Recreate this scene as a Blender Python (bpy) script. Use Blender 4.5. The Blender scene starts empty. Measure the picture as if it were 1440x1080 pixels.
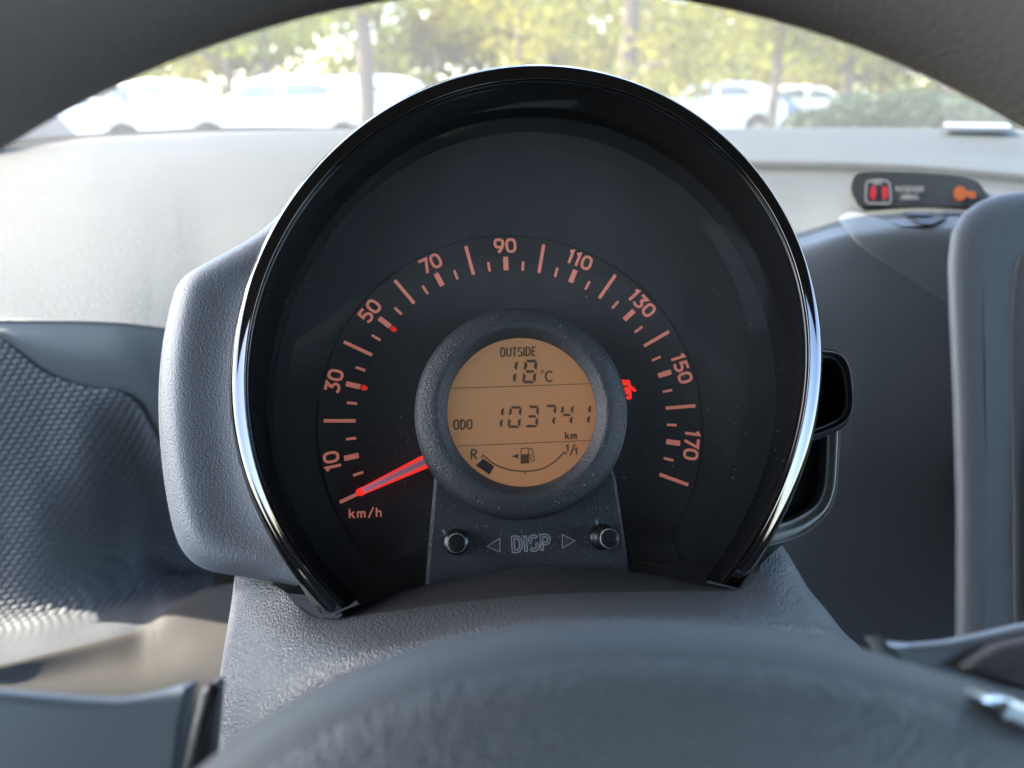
import bpy, bmesh, math, random
import numpy as np
from mathutils import Matrix, Vector

random.seed(7)
rng = np.random.default_rng(7)
scene = bpy.context.scene
COL = scene.collection

# ------------------------------------------------------------------ camera
PITCH = 20.0
F = 1100.0                       # focal length in photo pixels (1440 wide)
CAM = np.array([0.0, 0.0, 1.05])
S20, C20 = math.sin(math.radians(PITCH)), math.cos(math.radians(PITCH))
cam_d = bpy.data.cameras.new('camera')
cam = bpy.data.objects.new('camera', cam_d)
COL.objects.link(cam)
cam.location = CAM
cam.rotation_euler = (math.radians(90 - PITCH), 0, 0)
cam_d.sensor_width = 36
cam_d.lens = 36 * F / 1440
cam_d.clip_start = 0.01
cam_d.clip_end = 500
cam_d.dof.use_dof = True
cam_d.dof.focus_distance = 0.255
cam_d.dof.aperture_fstop = 10.0
scene.camera = cam

# ------------------------------------------------------------------ light
SUN_ELEV, SUN_AZ = 42.0, -82.0            # azimuth: degrees clockwise from +Y (ahead)
world = bpy.data.worlds.new('World')
scene.world = world
world.use_nodes = True
wn = world.node_tree
bg = wn.nodes['Background']
sky = wn.nodes.new('ShaderNodeTexSky')
sky.sky_type = 'NISHITA'
sky.sun_disc = False
sky.sun_elevation = math.radians(SUN_ELEV)
sky.sun_rotation = math.radians(SUN_AZ)
sky.dust_density = 1.5
wn.links.new(sky.outputs[0], bg.inputs[0])
bg.inputs[1].default_value = 0.15
sd = bpy.data.lights.new('sun', 'SUN')
sd.energy = 2.45
sd.angle = math.radians(0.5)
sd.color = (1.0, 0.91, 0.77)
sun = bpy.data.objects.new('sun', sd)
COL.objects.link(sun)
az, el = math.radians(SUN_AZ), math.radians(SUN_ELEV)
SDIR = Vector((math.sin(az) * math.cos(el), math.cos(az) * math.cos(el), math.sin(el)))
sun.rotation_euler = SDIR.to_track_quat('Z', 'Y').to_euler()
sun.location = (-3, 2, 6)

scene.view_settings.view_transform = 'Standard'
scene.view_settings.look = 'None'
scene.view_settings.exposure = 3.42
scene.view_settings.gamma = 1.0
scene.cycles.use_denoising = True
scene.cycles.max_bounces = 10
scene.cycles.diffuse_bounces = 5
scene.cycles.glossy_bounces = 5
scene.cycles.transparent_max_bounces = 12
scene.cycles.caustics_reflective = False

# ------------------------------------------------------------------ coordinates
def cam2world(p):
    p = np.asarray(p, float)
    x, y, b = p[..., 0], p[..., 1], p[..., 2]
    return np.stack([CAM[0] + x, CAM[1] + y * S20 - b * C20, CAM[2] + y * C20 + b * S20], -1)

def at(px, py, d):
    """world point seen at a photo pixel, d metres along the view axis"""
    return cam2world([(px - 720) / F * d, -(py - 540) / F * d, -d])

def atY(px, py, Y):
    e = math.radians(PITCH) + math.atan((py - 540) / F)
    z = -Y * math.tan(e)
    d = Y * C20 - z * S20
    return np.array([(px - 720) / F * d, Y, CAM[2] + z])

def _rot(a, b, c):
    ca, sa, cb, sb, cc, sc = math.cos(a), math.sin(a), math.cos(b), math.sin(b), math.cos(c), math.sin(c)
    return (np.array([[1, 0, 0], [0, ca, -sa], [0, sa, ca]]) @ np.array([[cb, 0, sb], [0, 1, 0], [-sb, 0, cb]])
            @ np.array([[cc, -sc, 0], [sc, cc, 0], [0, 0, 1]]))

RC = _rot(*[math.radians(t) for t in (-8.837, 4.814, 2.894)])
CD = 0.27
CC = np.array([(722.244 - 720) / F * CD, -(592.515 - 540) / F * CD, -CD])

def ray(px, py, w):
    """gauge-frame (u, v, w) of a photo pixel on the plane w in front of the dial"""
    d = np.array([(px - 720) / F, -(py - 540) / F, -1.0])
    n = RC[:, 2]
    P0 = CC + RC @ np.array([0, 0, w])
    t = (P0 @ n) / (d @ n)
    return RC.T @ (d * t - CC)

M_CAMW = np.array([[1, 0, 0], [0, S20, -C20], [0, C20, S20]])
def gauge_matrix():
    R = M_CAMW @ RC
    o = cam2world(CC)
    M = Matrix.Identity(4)
    for i in range(3):
        for j in range(3):
            M[i][j] = R[i, j]
        M[i][3] = o[i]
    return M
MG = gauge_matrix()

# ------------------------------------------------------------------ object helpers
def tag(o, label=None, cat=None, group=None, kind=None):
    if label: o['label'] = label
    if cat: o['category'] = cat
    if group: o['group'] = group
    if kind: o['kind'] = kind
    return o

def thing(name, label, cat, M=None, group=None, kind=None):
    o = bpy.data.objects.new(name, None)
    o.empty_display_size = 0.02
    COL.objects.link(o)
    if M is not None:
        o.matrix_world = M if isinstance(M, Matrix) else Matrix.Translation(Vector([float(t) for t in M]))
    return tag(o, label, cat, group, kind)

def mesh(name, verts, faces, mat, parent=None, smooth=True, world_in=False, label=None):
    """one mesh object; verts in the parent's frame, or in world space with world_in"""
    me = bpy.data.meshes.new(name)
    vs = [tuple(float(c) for c in v) for v in verts]
    if world_in and parent is not None:
        p = parent
        while p.parent: p = p.parent
        inv = p.matrix_world.inverted()
        vs = [tuple(inv @ Vector(v)) for v in vs]
    me.from_pydata(vs, [], faces)
    me.update()
    if smooth:
        for f in me.polygons: f.use_smooth = True
    o = bpy.data.objects.new(name, me)
    COL.objects.link(o)
    if parent is not None: o.parent = parent
    me.materials.append(mat)
    if label: o['label'] = label
    return o

def fix(o, angle=None):
    bm = bmesh.new(); bm.from_mesh(o.data)
    bmesh.ops.remove_doubles(bm, verts=bm.verts, dist=1e-7)
    bmesh.ops.recalc_face_normals(bm, faces=bm.faces)
    if angle is not None:
        for e in bm.edges:
            if len(e.link_faces) == 2 and e.calc_face_angle(0) > math.radians(angle): e.smooth = False
    for f in bm.faces:
        if len(f.verts) > 8: f.smooth = False
    bm.to_mesh(o.data); bm.free()
    return o

def spline(pts, n, k=None):
    """Catmull-Rom through pts (m, dim), n samples"""
    P = np.asarray(pts, float)
    m = len(P)
    if m == 2:
        t = np.linspace(0, 1, n)[:, None]
        return P[0] * (1 - t) + P[1] * t
    Q = np.vstack([2 * P[0] - P[1], P, 2 * P[-1] - P[-2]])
    out = []
    for s in np.linspace(0, m - 1, n):
        i = min(int(s), m - 2); t = s - i
        a, b, c, d = Q[i], Q[i + 1], Q[i + 2], Q[i + 3]
        out.append(0.5 * (2 * b + (c - a) * t + (2 * a - 5 * b + 4 * c - d) * t * t + (3 * b - a - 3 * c + d) * t ** 3))
    return np.array(out)

def dense(ctrl, nr, nc):
    """grid of control points [rows][cols] to nr x nc points"""
    rows = np.array([spline(r, nc) for r in ctrl])
    return np.stack([spline(rows[:, j], nr) for j in range(nc)], 1)

def gfaces(nr, nc, closed=False, off=0):
    f = []
    for i in range(nr - 1):
        for j in range(nc if closed else nc - 1):
            k = (j + 1) % nc
            f.append((off + i * nc + j, off + i * nc + k, off + (i + 1) * nc + k, off + (i + 1) * nc + j))
    return f

def sheet(name, G, mat, parent=None, world_in=False, thick=0.0, label=None, flip=False):
    nr, nc = G.shape[:2]
    o = mesh(name, G.reshape(-1, 3), gfaces(nr, nc), mat, parent, world_in=world_in, label=label)
    if flip: o.data.flip_normals()
    if thick:
        m = o.modifiers.new('thick', 'SOLIDIFY'); m.thickness = thick; m.offset = -1
    return o

def offset2d(P, d):
    """closed outline moved inward by d (CCW)"""
    P = np.asarray(P, float)
    A = np.roll(P, 1, 0); B = np.roll(P, -1, 0)
    t = B - A
    t /= np.maximum(np.linalg.norm(t, axis=1)[:, None], 1e-9)
    n = np.stack([-t[:, 1], t[:, 0]], 1)
    return P + n * d

def ccw(P):
    P = np.asarray(P, float)
    x, y = P[:, 0], P[:, 1]
    return P if (x * np.roll(y, -1) - np.roll(x, -1) * y).sum() > 0 else P[::-1]

def slab(name, P, z0, z1, mat, parent=None, r=0.0, steps=4, fmap=None, back=False, world_in=False, angle=50, label=None):
    """closed 2-D outline raised from z0 to z1 with a rounded front edge of radius r"""
    P = ccw(P); n = len(P)
    rings = [(P, z0)]
    if r > 0:
        for k in range(steps + 1):
            a = k / steps * math.pi / 2
            rings.append((offset2d(P, r * (1 - math.cos(a))), z1 - r + r * math.sin(a)))
    else:
        rings.append((P, z1))
    V = [(p[0], p[1], z) for Q, z in rings for p in Q]
    if fmap: V = [fmap(*v) for v in V]
    Fc = gfaces(len(rings), n, True)
    Fc.append(tuple(range((len(rings) - 1) * n, len(rings) * n)))
    if back: Fc.append(tuple(range(n - 1, -1, -1)))
    o = mesh(name, V, Fc, mat, parent, world_in=world_in, label=label)
    return fix(o, angle)

def smooth_outline(P, n, closed=True):
    P = np.asarray(P, float)
    if closed:
        Q = np.vstack([P[-2:], P, P[:2]])
        D = spline(Q, n * 4)
        m = len(Q) - 1
        s = np.linspace(0, m, n * 4)
        D = D[(s >= 2) & (s < 2 + len(P))]
    else:
        D = spline(P, n * 4)
    L = np.r_[0, np.cumsum(np.linalg.norm(np.diff(np.vstack([D, D[:1]]) if closed else D, axis=0), axis=1))]
    T = np.linspace(0, L[-1], n, endpoint=not closed)
    E = np.vstack([D, D[:1]]) if closed else D
    return np.stack([np.interp(T, L, E[:, k]) for k in range(E.shape[1])], 1)

def round_poly(P, r, seg=5):
    """polygon with its corners rounded (r may be a list)"""
    P = [np.asarray(p, float) for p in P]; out = []
    n = len(P)
    for i in range(n):
        ri = r[i] if isinstance(r, (list, tuple)) else r
        a, b, c = P[i - 1], P[i], P[(i + 1) % n]
        u, v = (a - b), (c - b)
        lu, lv = np.linalg.norm(u), np.linalg.norm(v)
        k = min(ri, lu * .49, lv * .49)
        p, q = b + u / lu * k, b + v / lv * k
        for s in range(seg + 1):
            t = s / seg
            out.append((1 - t) ** 2 * p + 2 * t * (1 - t) * b + t * t * q)
    return np.array(out)

def disc_pts(c, r, n=48):
    t = np.linspace(0, 2 * math.pi, n, endpoint=False)
    return np.stack([c[0] + r * np.cos(t), c[1] + r * np.sin(t)], 1)

def lathe(name, prof, mat, parent=None, n=64, center=(0, 0), M=None, angle=40, label=None, world_in=False):
    """profile [(r, w)] revolved about the w axis"""
    t = np.linspace(0, 2 * math.pi, n, endpoint=False)
    V, Fc = [], []
    for r, w in prof:
        for a in t: V.append((center[0] + r * math.cos(a), center[1] + r * math.sin(a), w))
    Fc = gfaces(len(prof), n, True)
    if M is not None: V = [tuple(M @ Vector(v)) for v in V]
    o = mesh(name, V, Fc, mat, parent, label=label, world_in=world_in)
    return fix(o, angle)

def stroke(pts, w, closed=False):
    """flat polyline of width w with mitred joins -> (verts2d, faces)"""
    P = np.asarray(pts, float); n = len(P)
    if closed:
        A, B = np.roll(P, 1, 0), np.roll(P, -1, 0)
    else:
        A, B = np.vstack([P[:1], P[:-1]]), np.vstack([P[1:], P[-1:]])
    d1 = P - A; d2 = B - P
    if not closed: d1[0] = d2[0]; d2[-1] = d1[-1]
    d1 /= np.linalg.norm(d1, axis=1)[:, None]; d2 /= np.linalg.norm(d2, axis=1)[:, None]
    n1 = np.stack([-d1[:, 1], d1[:, 0]], 1); n2 = np.stack([-d2[:, 1], d2[:, 0]], 1)
    m = n1 + n2; m /= np.linalg.norm(m, axis=1)[:, None]
    k = 1 / np.maximum((m * n1).sum(1), .45)
    off = m * (k * w / 2)[:, None]
    V = np.vstack([P + off, P - off])
    Fc = [(i, i + n, (i + 1) % n + n, (i + 1) % n) for i in range(n if closed else n - 1)]
    return V, Fc

def arc(cx, cy, rx, ry, a0, a1, n=14):
    t = np.radians(np.linspace(a0, a1, n))
    return [(cx + rx * math.cos(a), cy + ry * math.sin(a)) for a in t]

# stroke glyphs, cap height 1, (strokes, advance width)
def superell(cx, cy, rx, ry, n=28, e=2.6):
    out = []
    for t in np.linspace(0, 2 * math.pi, n, endpoint=False):
        c, s = math.cos(t), math.sin(t)
        out.append((cx + rx * math.copysign(abs(c) ** (2 / e), c), cy + ry * math.copysign(abs(s) ** (2 / e), s)))
    return out
GL = {
 '0': ([(superell(.36, .5, .29, .42), True)], .72),
 '1': ([([(.05, .80), (.26, .92), (.26, 0)], False)], .42),
 '3': ([([(.08, .92), (.58, .92), (.33, .58)] , False), (arc(.30, .31, .29, .235, 95, -145, 18), False)], .70),
 '5': ([([(.60, .92), (.15, .92), (.12, .54)] + arc(.32, .32, .29, .25, 118, -145, 18), False)], .70),
 '7': ([([(.04, .92), (.60, .92), (.24, 0)], False)], .66),
 '9': ([(superell(.36, .66, .28, .27, 24, 2.3), True), ([(.64, .66), (.58, .40), (.44, .18), (.30, 0.02)], False)], .72),
 'k': ([([(.08, 0), (.08, 1.0)], False), ([(.50, .68), (.10, .30)], False), ([(.24, .42), (.52, 0)], False)], .58),
 'm': ([([(.08, 0), (.08, .68)], False), ([(.08, .50), (.16, .60), (.30, .62), (.40, .54), (.41, 0)], False),
        ([(.41, .50), (.50, .60), (.62, .62), (.73, .54), (.74, 0)], False)], .88),
 '/': ([([(.02, -.06), (.50, 1.06)], False)], .54),
 'h': ([([(.08, 0), (.08, 1.0)], False), ([(.08, .48), (.18, .60), (.34, .62), (.47, .54), (.48, 0)], False)], .60),
 'O': ([(superell(.34, .5, .27, .45, 28, 2.8), True)], .70),
 'U': ([([(.07, 1), (.07, .30)] + arc(.32, .28, .25, .23, 180, 360, 10) + [(.57, .30), (.57, 1)], False)], .66),
 'T': ([([(.0, .95), (.56, .95)], False), ([(.28, .95), (.28, 0)], False)], .58),
 'S': ([(arc(.29, .73, .23, .22, 35, 270, 14) + arc(.29, .28, .24, .23, 90, -145, 14), False)], .58),
 'I': ([([(.08, 0), (.08, 1)], False)], .18),
 'D': ([([(.08, .05), (.08, .95), (.28, .95)] + arc(.28, .5, .30, .45, 80, -80, 14) + [(.28, .05)], True)], .66),
 'E': ([([(.52, .95), (.08, .95), (.08, .05), (.52, .05)], False), ([(.08, .52), (.46, .52)], False)], .56),
 'C': ([(arc(.42, .5, .36, .45, 48, 312, 20), False)], .78),
 'R': ([([(.08, 0), (.08, .95), (.34, .95)] + arc(.34, .71, .22, .24, 80, -80, 10) + [(.08, .47)], False), ([(.30, .47), (.58, 0)], False)], .64),
 'P': ([([(.08, 0), (.08, .95), (.34, .95)] + arc(.34, .69, .22, .26, 80, -80, 10) + [(.08, .43)], False)], .60),
 'A': ([([(.02, 0), (.30, 1), (.58, 0)], False), ([(.12, .32), (.48, .32)], False)], .62),
 'N': ([([(.08, 0), (.08, 1), (.54, 0), (.54, 1)], False)], .64),
 'G': ([(arc(.40, .5, .34, .45, 48, 330, 20) + [(.72, .48), (.44, .48)], False)], .78),
 'B': ([([(.08, .05), (.08, .95), (.34, .95)] + arc(.34, .73, .19, .22, 80, -80, 8) + [(.10, .51)], False),
        ([(.34, .51)] + arc(.34, .28, .22, .23, 80, -80, 8) + [(.08, .05)], False)], .62),
 'F': ([([(.52, .95), (.08, .95), (.08, 0)], False), ([(.08, .5), (.44, .5)], False)], .54),
}
def glyphs(s, h, sw, gap=.12, sx=1.0):
    """flat lettering centred on 0,0, one (verts2d, faces, layer) per letter"""
    out = []
    x = 0
    for ch in s:
        if ch == ' ':
            x += .35 * sx; continue
        st, adv = GL[ch]
        V, Fc, L = [], [], []
        for lay, (pts, cl) in enumerate(st):
            v, f = stroke([((x + p[0] * sx) * h, p[1] * h) for p in pts], sw, cl)
            o = len(V)
            V += [tuple(q) for q in v]; L += [lay] * len(v)
            Fc += [tuple(i + o for i in g) for g in f]
        out.append((V, Fc, L))
        x += (adv + gap) * sx
    wd = (x - gap * sx) * h
    return [([(a - wd / 2, b - h / 2) for a, b in V], Fc, L) for V, Fc, L in out]
def text2d(s, h, sw, gap=.12, sx=1.0):
    V, Fc, L = [], [], []
    for k, (v, f, l) in enumerate(glyphs(s, h, sw, gap, sx)):
        o = len(V); V += v; L += [k * 3 + i for i in l]; Fc += [tuple(i + o for i in g) for g in f]
    return V, Fc, L

# ------------------------------------------------------------------ materials
def newmat(name):
    m = bpy.data.materials.new(name); m.use_nodes = True
    nt = m.node_tree
    return m, nt, nt.nodes['Principled BSDF']

def N(nt, t, **kw):
    n = nt.nodes.new(t)
    for k, v in kw.items():
        if k.startswith('i_'): n.inputs[k[2:].replace('_', ' ')].default_value = v
        else: setattr(n, k, v)
    return n

def coords(nt, scale=(1, 1, 1), rot=(0, 0, 0)):
    tc = N(nt, 'ShaderNodeTexCoord'); mp = N(nt, 'ShaderNodeMapping')
    mp.inputs['Scale'].default_value = scale; mp.inputs['Rotation'].default_value = rot
    nt.links.new(tc.outputs['Object'], mp.inputs['Vector'])
    return mp.outputs['Vector']

def plastic(name, col, rough=.5, grain=0, depth=.0002, spec=.5, kind='leather', var=.08, coat=0, gscale=(1, 1, 1), dust=0.0):
    m, nt, b = newmat(name)
    v = coords(nt)
    no = N(nt, 'ShaderNodeTexNoise', i_Scale=22.0, i_Detail=6.0, i_Roughness=.65)
    nt.links.new(v, no.inputs['Vector'])
    mx = N(nt, 'ShaderNodeMixRGB')
    mx.inputs[1].default_value = (*[c * (1 - var) for c in col], 1)
    mx.inputs[2].default_value = (*[min(1, c * (1 + var)) for c in col], 1)
    nt.links.new(no.outputs['Fac'], mx.inputs[0])
    base = mx.outputs[0]
    if dust:
        d1 = N(nt, 'ShaderNodeTexNoise', i_Scale=1500.0, i_Detail=2.0)
        nt.links.new(v, d1.inputs['Vector'])
        rp = N(nt, 'ShaderNodeMapRange'); rp.inputs[1].default_value = .70; rp.inputs[2].default_value = .78
        rp.inputs[4].default_value = dust
        nt.links.new(d1.outputs['Fac'], rp.inputs[0])
        m2 = N(nt, 'ShaderNodeMixRGB'); m2.inputs[2].default_value = (.32, .31, .29, 1)
        nt.links.new(base, m2.inputs[1]); nt.links.new(rp.outputs[0], m2.inputs[0])
        base = m2.outputs[0]
    nt.links.new(base, b.inputs['Base Color'])
    b.inputs['Roughness'].default_value = rough
    b.inputs['Specular IOR Level'].default_value = spec
    b.inputs['Coat Weight'].default_value = coat
    b.inputs['Coat Roughness'].default_value = .05
    r2 = N(nt, 'ShaderNodeMapRange'); r2.inputs[3].default_value = rough * .88; r2.inputs[4].default_value = min(1, rough * 1.12)
    nt.links.new(no.outputs['Fac'], r2.inputs[0]); nt.links.new(r2.outputs[0], b.inputs['Roughness'])
    if grain:
        vg = coords(nt, gscale)
        if kind == 'leather':
            w1 = N(nt, 'ShaderNodeTexNoise', i_Scale=grain * .35, i_Detail=2.0)
            nt.links.new(vg, w1.inputs['Vector'])
            add = N(nt, 'ShaderNodeVectorMath', operation='MULTIPLY_ADD')
            add.inputs[1].default_value = (.0012, .0012, .0012)
            nt.links.new(w1.outputs['Color'], add.inputs[0]); nt.links.new(vg, add.inputs[2])
            vo = N(nt, 'ShaderNodeTexVoronoi', feature='SMOOTH_F1', i_Scale=grain)
            vo.inputs['Smoothness'].default_value = .35
            nt.links.new(add.outputs[0], vo.inputs['Vector'])
            h = vo.outputs['Distance']; inv = True
        else:
            vo = N(nt, 'ShaderNodeTexNoise', i_Scale=grain, i_Detail=3.0, i_Roughness=.6)
            nt.links.new(vg, vo.inputs['Vector'])
            h = vo.outputs['Fac']; inv = False
        bp = N(nt, 'ShaderNodeBump', invert=inv)
        bp.inputs['Strength'].default_value = 1.0
        bp.inputs['Distance'].default_value = depth
        nt.links.new(h, bp.inputs['Height'])
        nt.links.new(bp.outputs[0], b.inputs['Normal'])
    return m

def glow(name, col, emit, e, rough=.5):
    m, nt, b = newmat(name)
    b.inputs['Base Color'].default_value = (*col, 1)
    b.inputs['Roughness'].default_value = rough
    b.inputs['Specular IOR Level'].default_value = .2
    b.inputs['Emission Color'].default_value = (*emit, 1)
    b.inputs['Emission Strength'].default_value = e
    return m

def flat(name, col, rough=.6, spec=.3, metal=0):
    m, nt, b = newmat(name)
    no = N(nt, 'ShaderNodeTexNoise', i_Scale=35.0, i_Detail=4.0)
    nt.links.new(coords(nt), no.inputs['Vector'])
    mx = N(nt, 'ShaderNodeMixRGB')
    mx.inputs[1].default_value = (*[c * .9 for c in col], 1); mx.inputs[2].default_value = (*[min(1, c * 1.1) for c in col], 1)
    nt.links.new(no.outputs['Fac'], mx.inputs[0]); nt.links.new(mx.outputs[0], b.inputs['Base Color'])
    b.inputs['Roughness'].default_value = rough
    b.inputs['Specular IOR Level'].default_value = spec
    b.inputs['Metallic'].default_value = metal
    return m

def glass(name, ior=1.45, dust=0.0, tint=(1, 1, 1), rough=0.0, refl=1.0, front=False):
    m = bpy.data.materials.new(name); m.use_nodes = True
    nt = m.node_tree; nt.nodes.remove(nt.nodes['Principled BSDF'])
    out = nt.nodes['Material Output']
    tr = N(nt, 'ShaderNodeBsdfTransparent'); tr.inputs[0].default_value = (*tint, 1)
    gl = N(nt, 'ShaderNodeBsdfGlossy'); gl.inputs['Roughness'].default_value = rough
    fr = N(nt, 'ShaderNodeFresnel'); fr.inputs[0].default_value = ior
    mu = N(nt, 'ShaderNodeMath', operation='MULTIPLY'); mu.inputs[1].default_value = refl
    nt.links.new(fr.outputs[0], mu.inputs[0])
    mx = N(nt, 'ShaderNodeMixShader')
    nt.links.new(mu.outputs[0], mx.inputs[0]); nt.links.new(tr.outputs[0], mx.inputs[1]); nt.links.new(gl.outputs[0], mx.inputs[2])
    last = mx.outputs[0]
    if dust:
        df = N(nt, 'ShaderNodeBsdfDiffuse' if front else 'ShaderNodeBsdfTranslucent'); df.inputs[0].default_value = (.8, .79, .76, 1)
        no = N(nt, 'ShaderNodeTexNoise', i_Scale=45.0 if front else 6.0, i_Detail=8.0, i_Roughness=.7)
        nt.links.new(coords(nt), no.inputs['Vector'])
        rp = N(nt, 'ShaderNodeMapRange'); rp.inputs[3].default_value = dust * (-.2 if front else .7); rp.inputs[4].default_value = dust * (2.2 if front else 1.3)
        nt.links.new(no.outputs['Fac'], rp.inputs[0])
        m2 = N(nt, 'ShaderNodeMixShader')
        nt.links.new(rp.outputs[0], m2.inputs[0]); nt.links.new(last, m2.inputs[1]); nt.links.new(df.outputs[0], m2.inputs[2])
        last = m2.outputs[0]
    nt.links.new(last, out.inputs['Surface'])
    return m

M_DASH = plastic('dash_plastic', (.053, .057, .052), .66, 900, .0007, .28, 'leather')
M_DASH_SKYLIT = plastic('dash_plastic_skylit', (.094, .106, .116), .5, 1300, .00022, .5, 'leather')  # same plastic as the dash top, bluish skylight put into its colour
M_WEAVE = plastic('woven_plastic', (.072, .080, .088), .55, 2500, .00006, .4, 'noise')
M_LOWER = plastic('knee_panel_plastic', (.048, .046, .042), .6, 1300, .0002, .4, 'leather')
M_CONS = plastic('console_plastic', (.066, .074, .082), .5, 1500, .00018, .5, 'leather')
M_RADIO = plastic('radio_surround', (.050, .050, .053), .6, 1500, .00015, .4, 'leather')
M_HOUS = plastic('pod_plastic', (.128, .140, .156), .48, 1500, .00013, .5, 'leather')
M_SHROUD = plastic('column_leather_grain', (.048, .054, .060), .46, 1500, .0004, .5, 'leather')
M_LIP = plastic('smooth_dark_plastic', (.020, .021, .023), .42, 2600, .00004, .5, 'noise', dust=.5)
M_BEZEL = plastic('bezel_plastic', (.029, .031, .034), .48, 1900, .00016, .5, 'leather', dust=.04)
M_PIANO = plastic('piano_black', (.006, .006, .007), .06, 0, 0, .5, var=.3)
M_WALL = plastic('hood_wall_black', (.010, .0095, .0095), .07, 0, 0, .5, var=.3)
M_CHROME, _nt, _b = newmat('dark_chrome')
_b.inputs['Base Color'].default_value = (.115, .115, .12, 1); _b.inputs['Metallic'].default_value = 1; _b.inputs['Roughness'].default_value = .045
M_DIAL = plastic('dial_black', (.030, .032, .035), .55, 3000, .00003, .35, 'noise')
M_DIAL2 = plastic('dial_inner_black', (.034, .033, .034), .5, 3000, .00003, .35, 'noise')
M_TICK = glow('dial_print_orange', (.45, .17, .12), (1.0, .33, .25), .0262)
M_RED = glow('lit_red', (.5, .02, .01), (1.0, .03, .02), .078)
M_REDDOT = glow('red_dot', (.5, .02, .01), (1.0, .03, .015), .04)
M_NEED = glow('needle_clear', (.40, .25, .30), (.75, .28, .38), .015, .15)
_nt = M_NEED.node_tree; _b = _nt.nodes['Principled BSDF']
_tc = N(_nt, 'ShaderNodeTexCoord'); _vl = N(_nt, 'ShaderNodeVectorMath', operation='LENGTH'); _mr = N(_nt, 'ShaderNodeMapRange')
_mr.inputs[1].default_value = .036; _mr.inputs[2].default_value = .054
_cr = N(_nt, 'ShaderNodeValToRGB'); _cr.color_ramp.elements[0].color = (.45, .15, .20, 1); _cr.color_ramp.elements[1].color = (1.0, .33, .50, 1)
_nt.links.new(_tc.outputs['Object'], _vl.inputs[0]); _nt.links.new(_vl.outputs['Value'], _mr.inputs[0]); _nt.links.new(_mr.outputs[0], _cr.inputs[0]); _nt.links.new(_cr.outputs[0], _b.inputs['Emission Color'])
_b.inputs['Emission Strength'].default_value = .028
M_LCDINK = flat('lcd_ink', (.075, .046, .028), .5, .2)
M_ENGR = flat('engraved_mark', (.36, .37, .38), .5)
M_ENGR2 = flat('engraved_fill', (.10, .105, .11), .6)
M_KNOB = plastic('knob_black', (.012, .012, .013), .22, 0, 0, .5)
M_WHEEL = plastic('wheel_foam', (.135, .122, .113), .62, 1100, .0002, .35, 'leather')
M_HUB = plastic('airbag_pad', (.062, .071, .076), .5, 1100, .0003, .5, 'leather')
M_SPOKE = plastic('spoke_trim', (.12, .138, .152), .385, 0, 0, .6)
M_SILVER, _nt, _b = newmat('silver_trim')
_b.inputs['Base Color'].default_value = (.55, .58, .58, 1); _b.inputs['Metallic'].default_value = 1; _b.inputs['Roughness'].default_value = .25
M_BLACK = flat('black_cavity', (.004, .004, .005), .7, .2)
M_WHITEPRINT = glow('white_print', (.2, .2, .2), (.8, .8, .8), .002)
M_REDPRINT = glow('red_print', (.3, .02, .03), (1, .03, .06), .010)
M_AMBER = glow('amber_print', (.25, .07, .02), (1, .18, .05), .008)
M_WSCREEN = glass('windscreen_glass', 1.5, .045)
M_LENS = glass('lens_clear', 1.45, .020, (1, 1, 1), .03, .7, True)
M_TRIM = plastic('pale_trim', (.33, .32, .29), .6, 900, .0002, .3)
M_DARKTRIM = plastic('dark_trim', (.02, .02, .02), .6)
M_PAPER = flat('paper', (.22, .225, .22), .7)

# lit display: warm backlight a little uneven
M_LCD, nt, b = newmat('display_amber')
b.inputs['Base Color'].default_value = (.20, .11, .055, 1); b.inputs['Roughness'].default_value = .45; b.inputs['Specular IOR Level'].default_value = .25
_tc = N(nt, 'ShaderNodeTexCoord'); _sx = N(nt, 'ShaderNodeSeparateXYZ'); nt.links.new(_tc.outputs['Object'], _sx.inputs[0])
_sb = N(nt, 'ShaderNodeMath', operation='SUBTRACT'); nt.links.new(_sx.outputs['X'], _sb.inputs[0]); nt.links.new(_sx.outputs['Y'], _sb.inputs[1])
_mr = N(nt, 'ShaderNodeMapRange'); _mr.inputs[1].default_value = .026; _mr.inputs[2].default_value = -.030
nt.links.new(_sb.outputs[0], _mr.inputs[0])
no = _mr
rp = N(nt, 'ShaderNodeValToRGB')
rp.color_ramp.elements[0].position = .15; rp.color_ramp.elements[0].color = (1.0, .40, .155, 1)
rp.color_ramp.elements[1].position = .9; rp.color_ramp.elements[1].color = (.80, .44, .215, 1)
nt.links.new(no.outputs[0], rp.inputs[0]); nt.links.new(rp.outputs[0], b.inputs['Emission Color'])
b.inputs['Emission Strength'].default_value = .0142

# ------------------------------------------------------------------ gauge pod contours (gauge frame)
KX, KY = (0.006, 0.014)
def contour(pts, w, deg=7):
    q = np.array([ray(x, y, w)[:2] for x, y in pts]) - (KX, KY)
    th = np.arctan2(q[:, 0], q[:, 1])            # 0 at the top, clockwise positive
    r = np.hypot(*q.T)
    k = np.polyfit(th, r, deg)
    return lambda t: np.polyval(k, t), th.min(), th.max()

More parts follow.
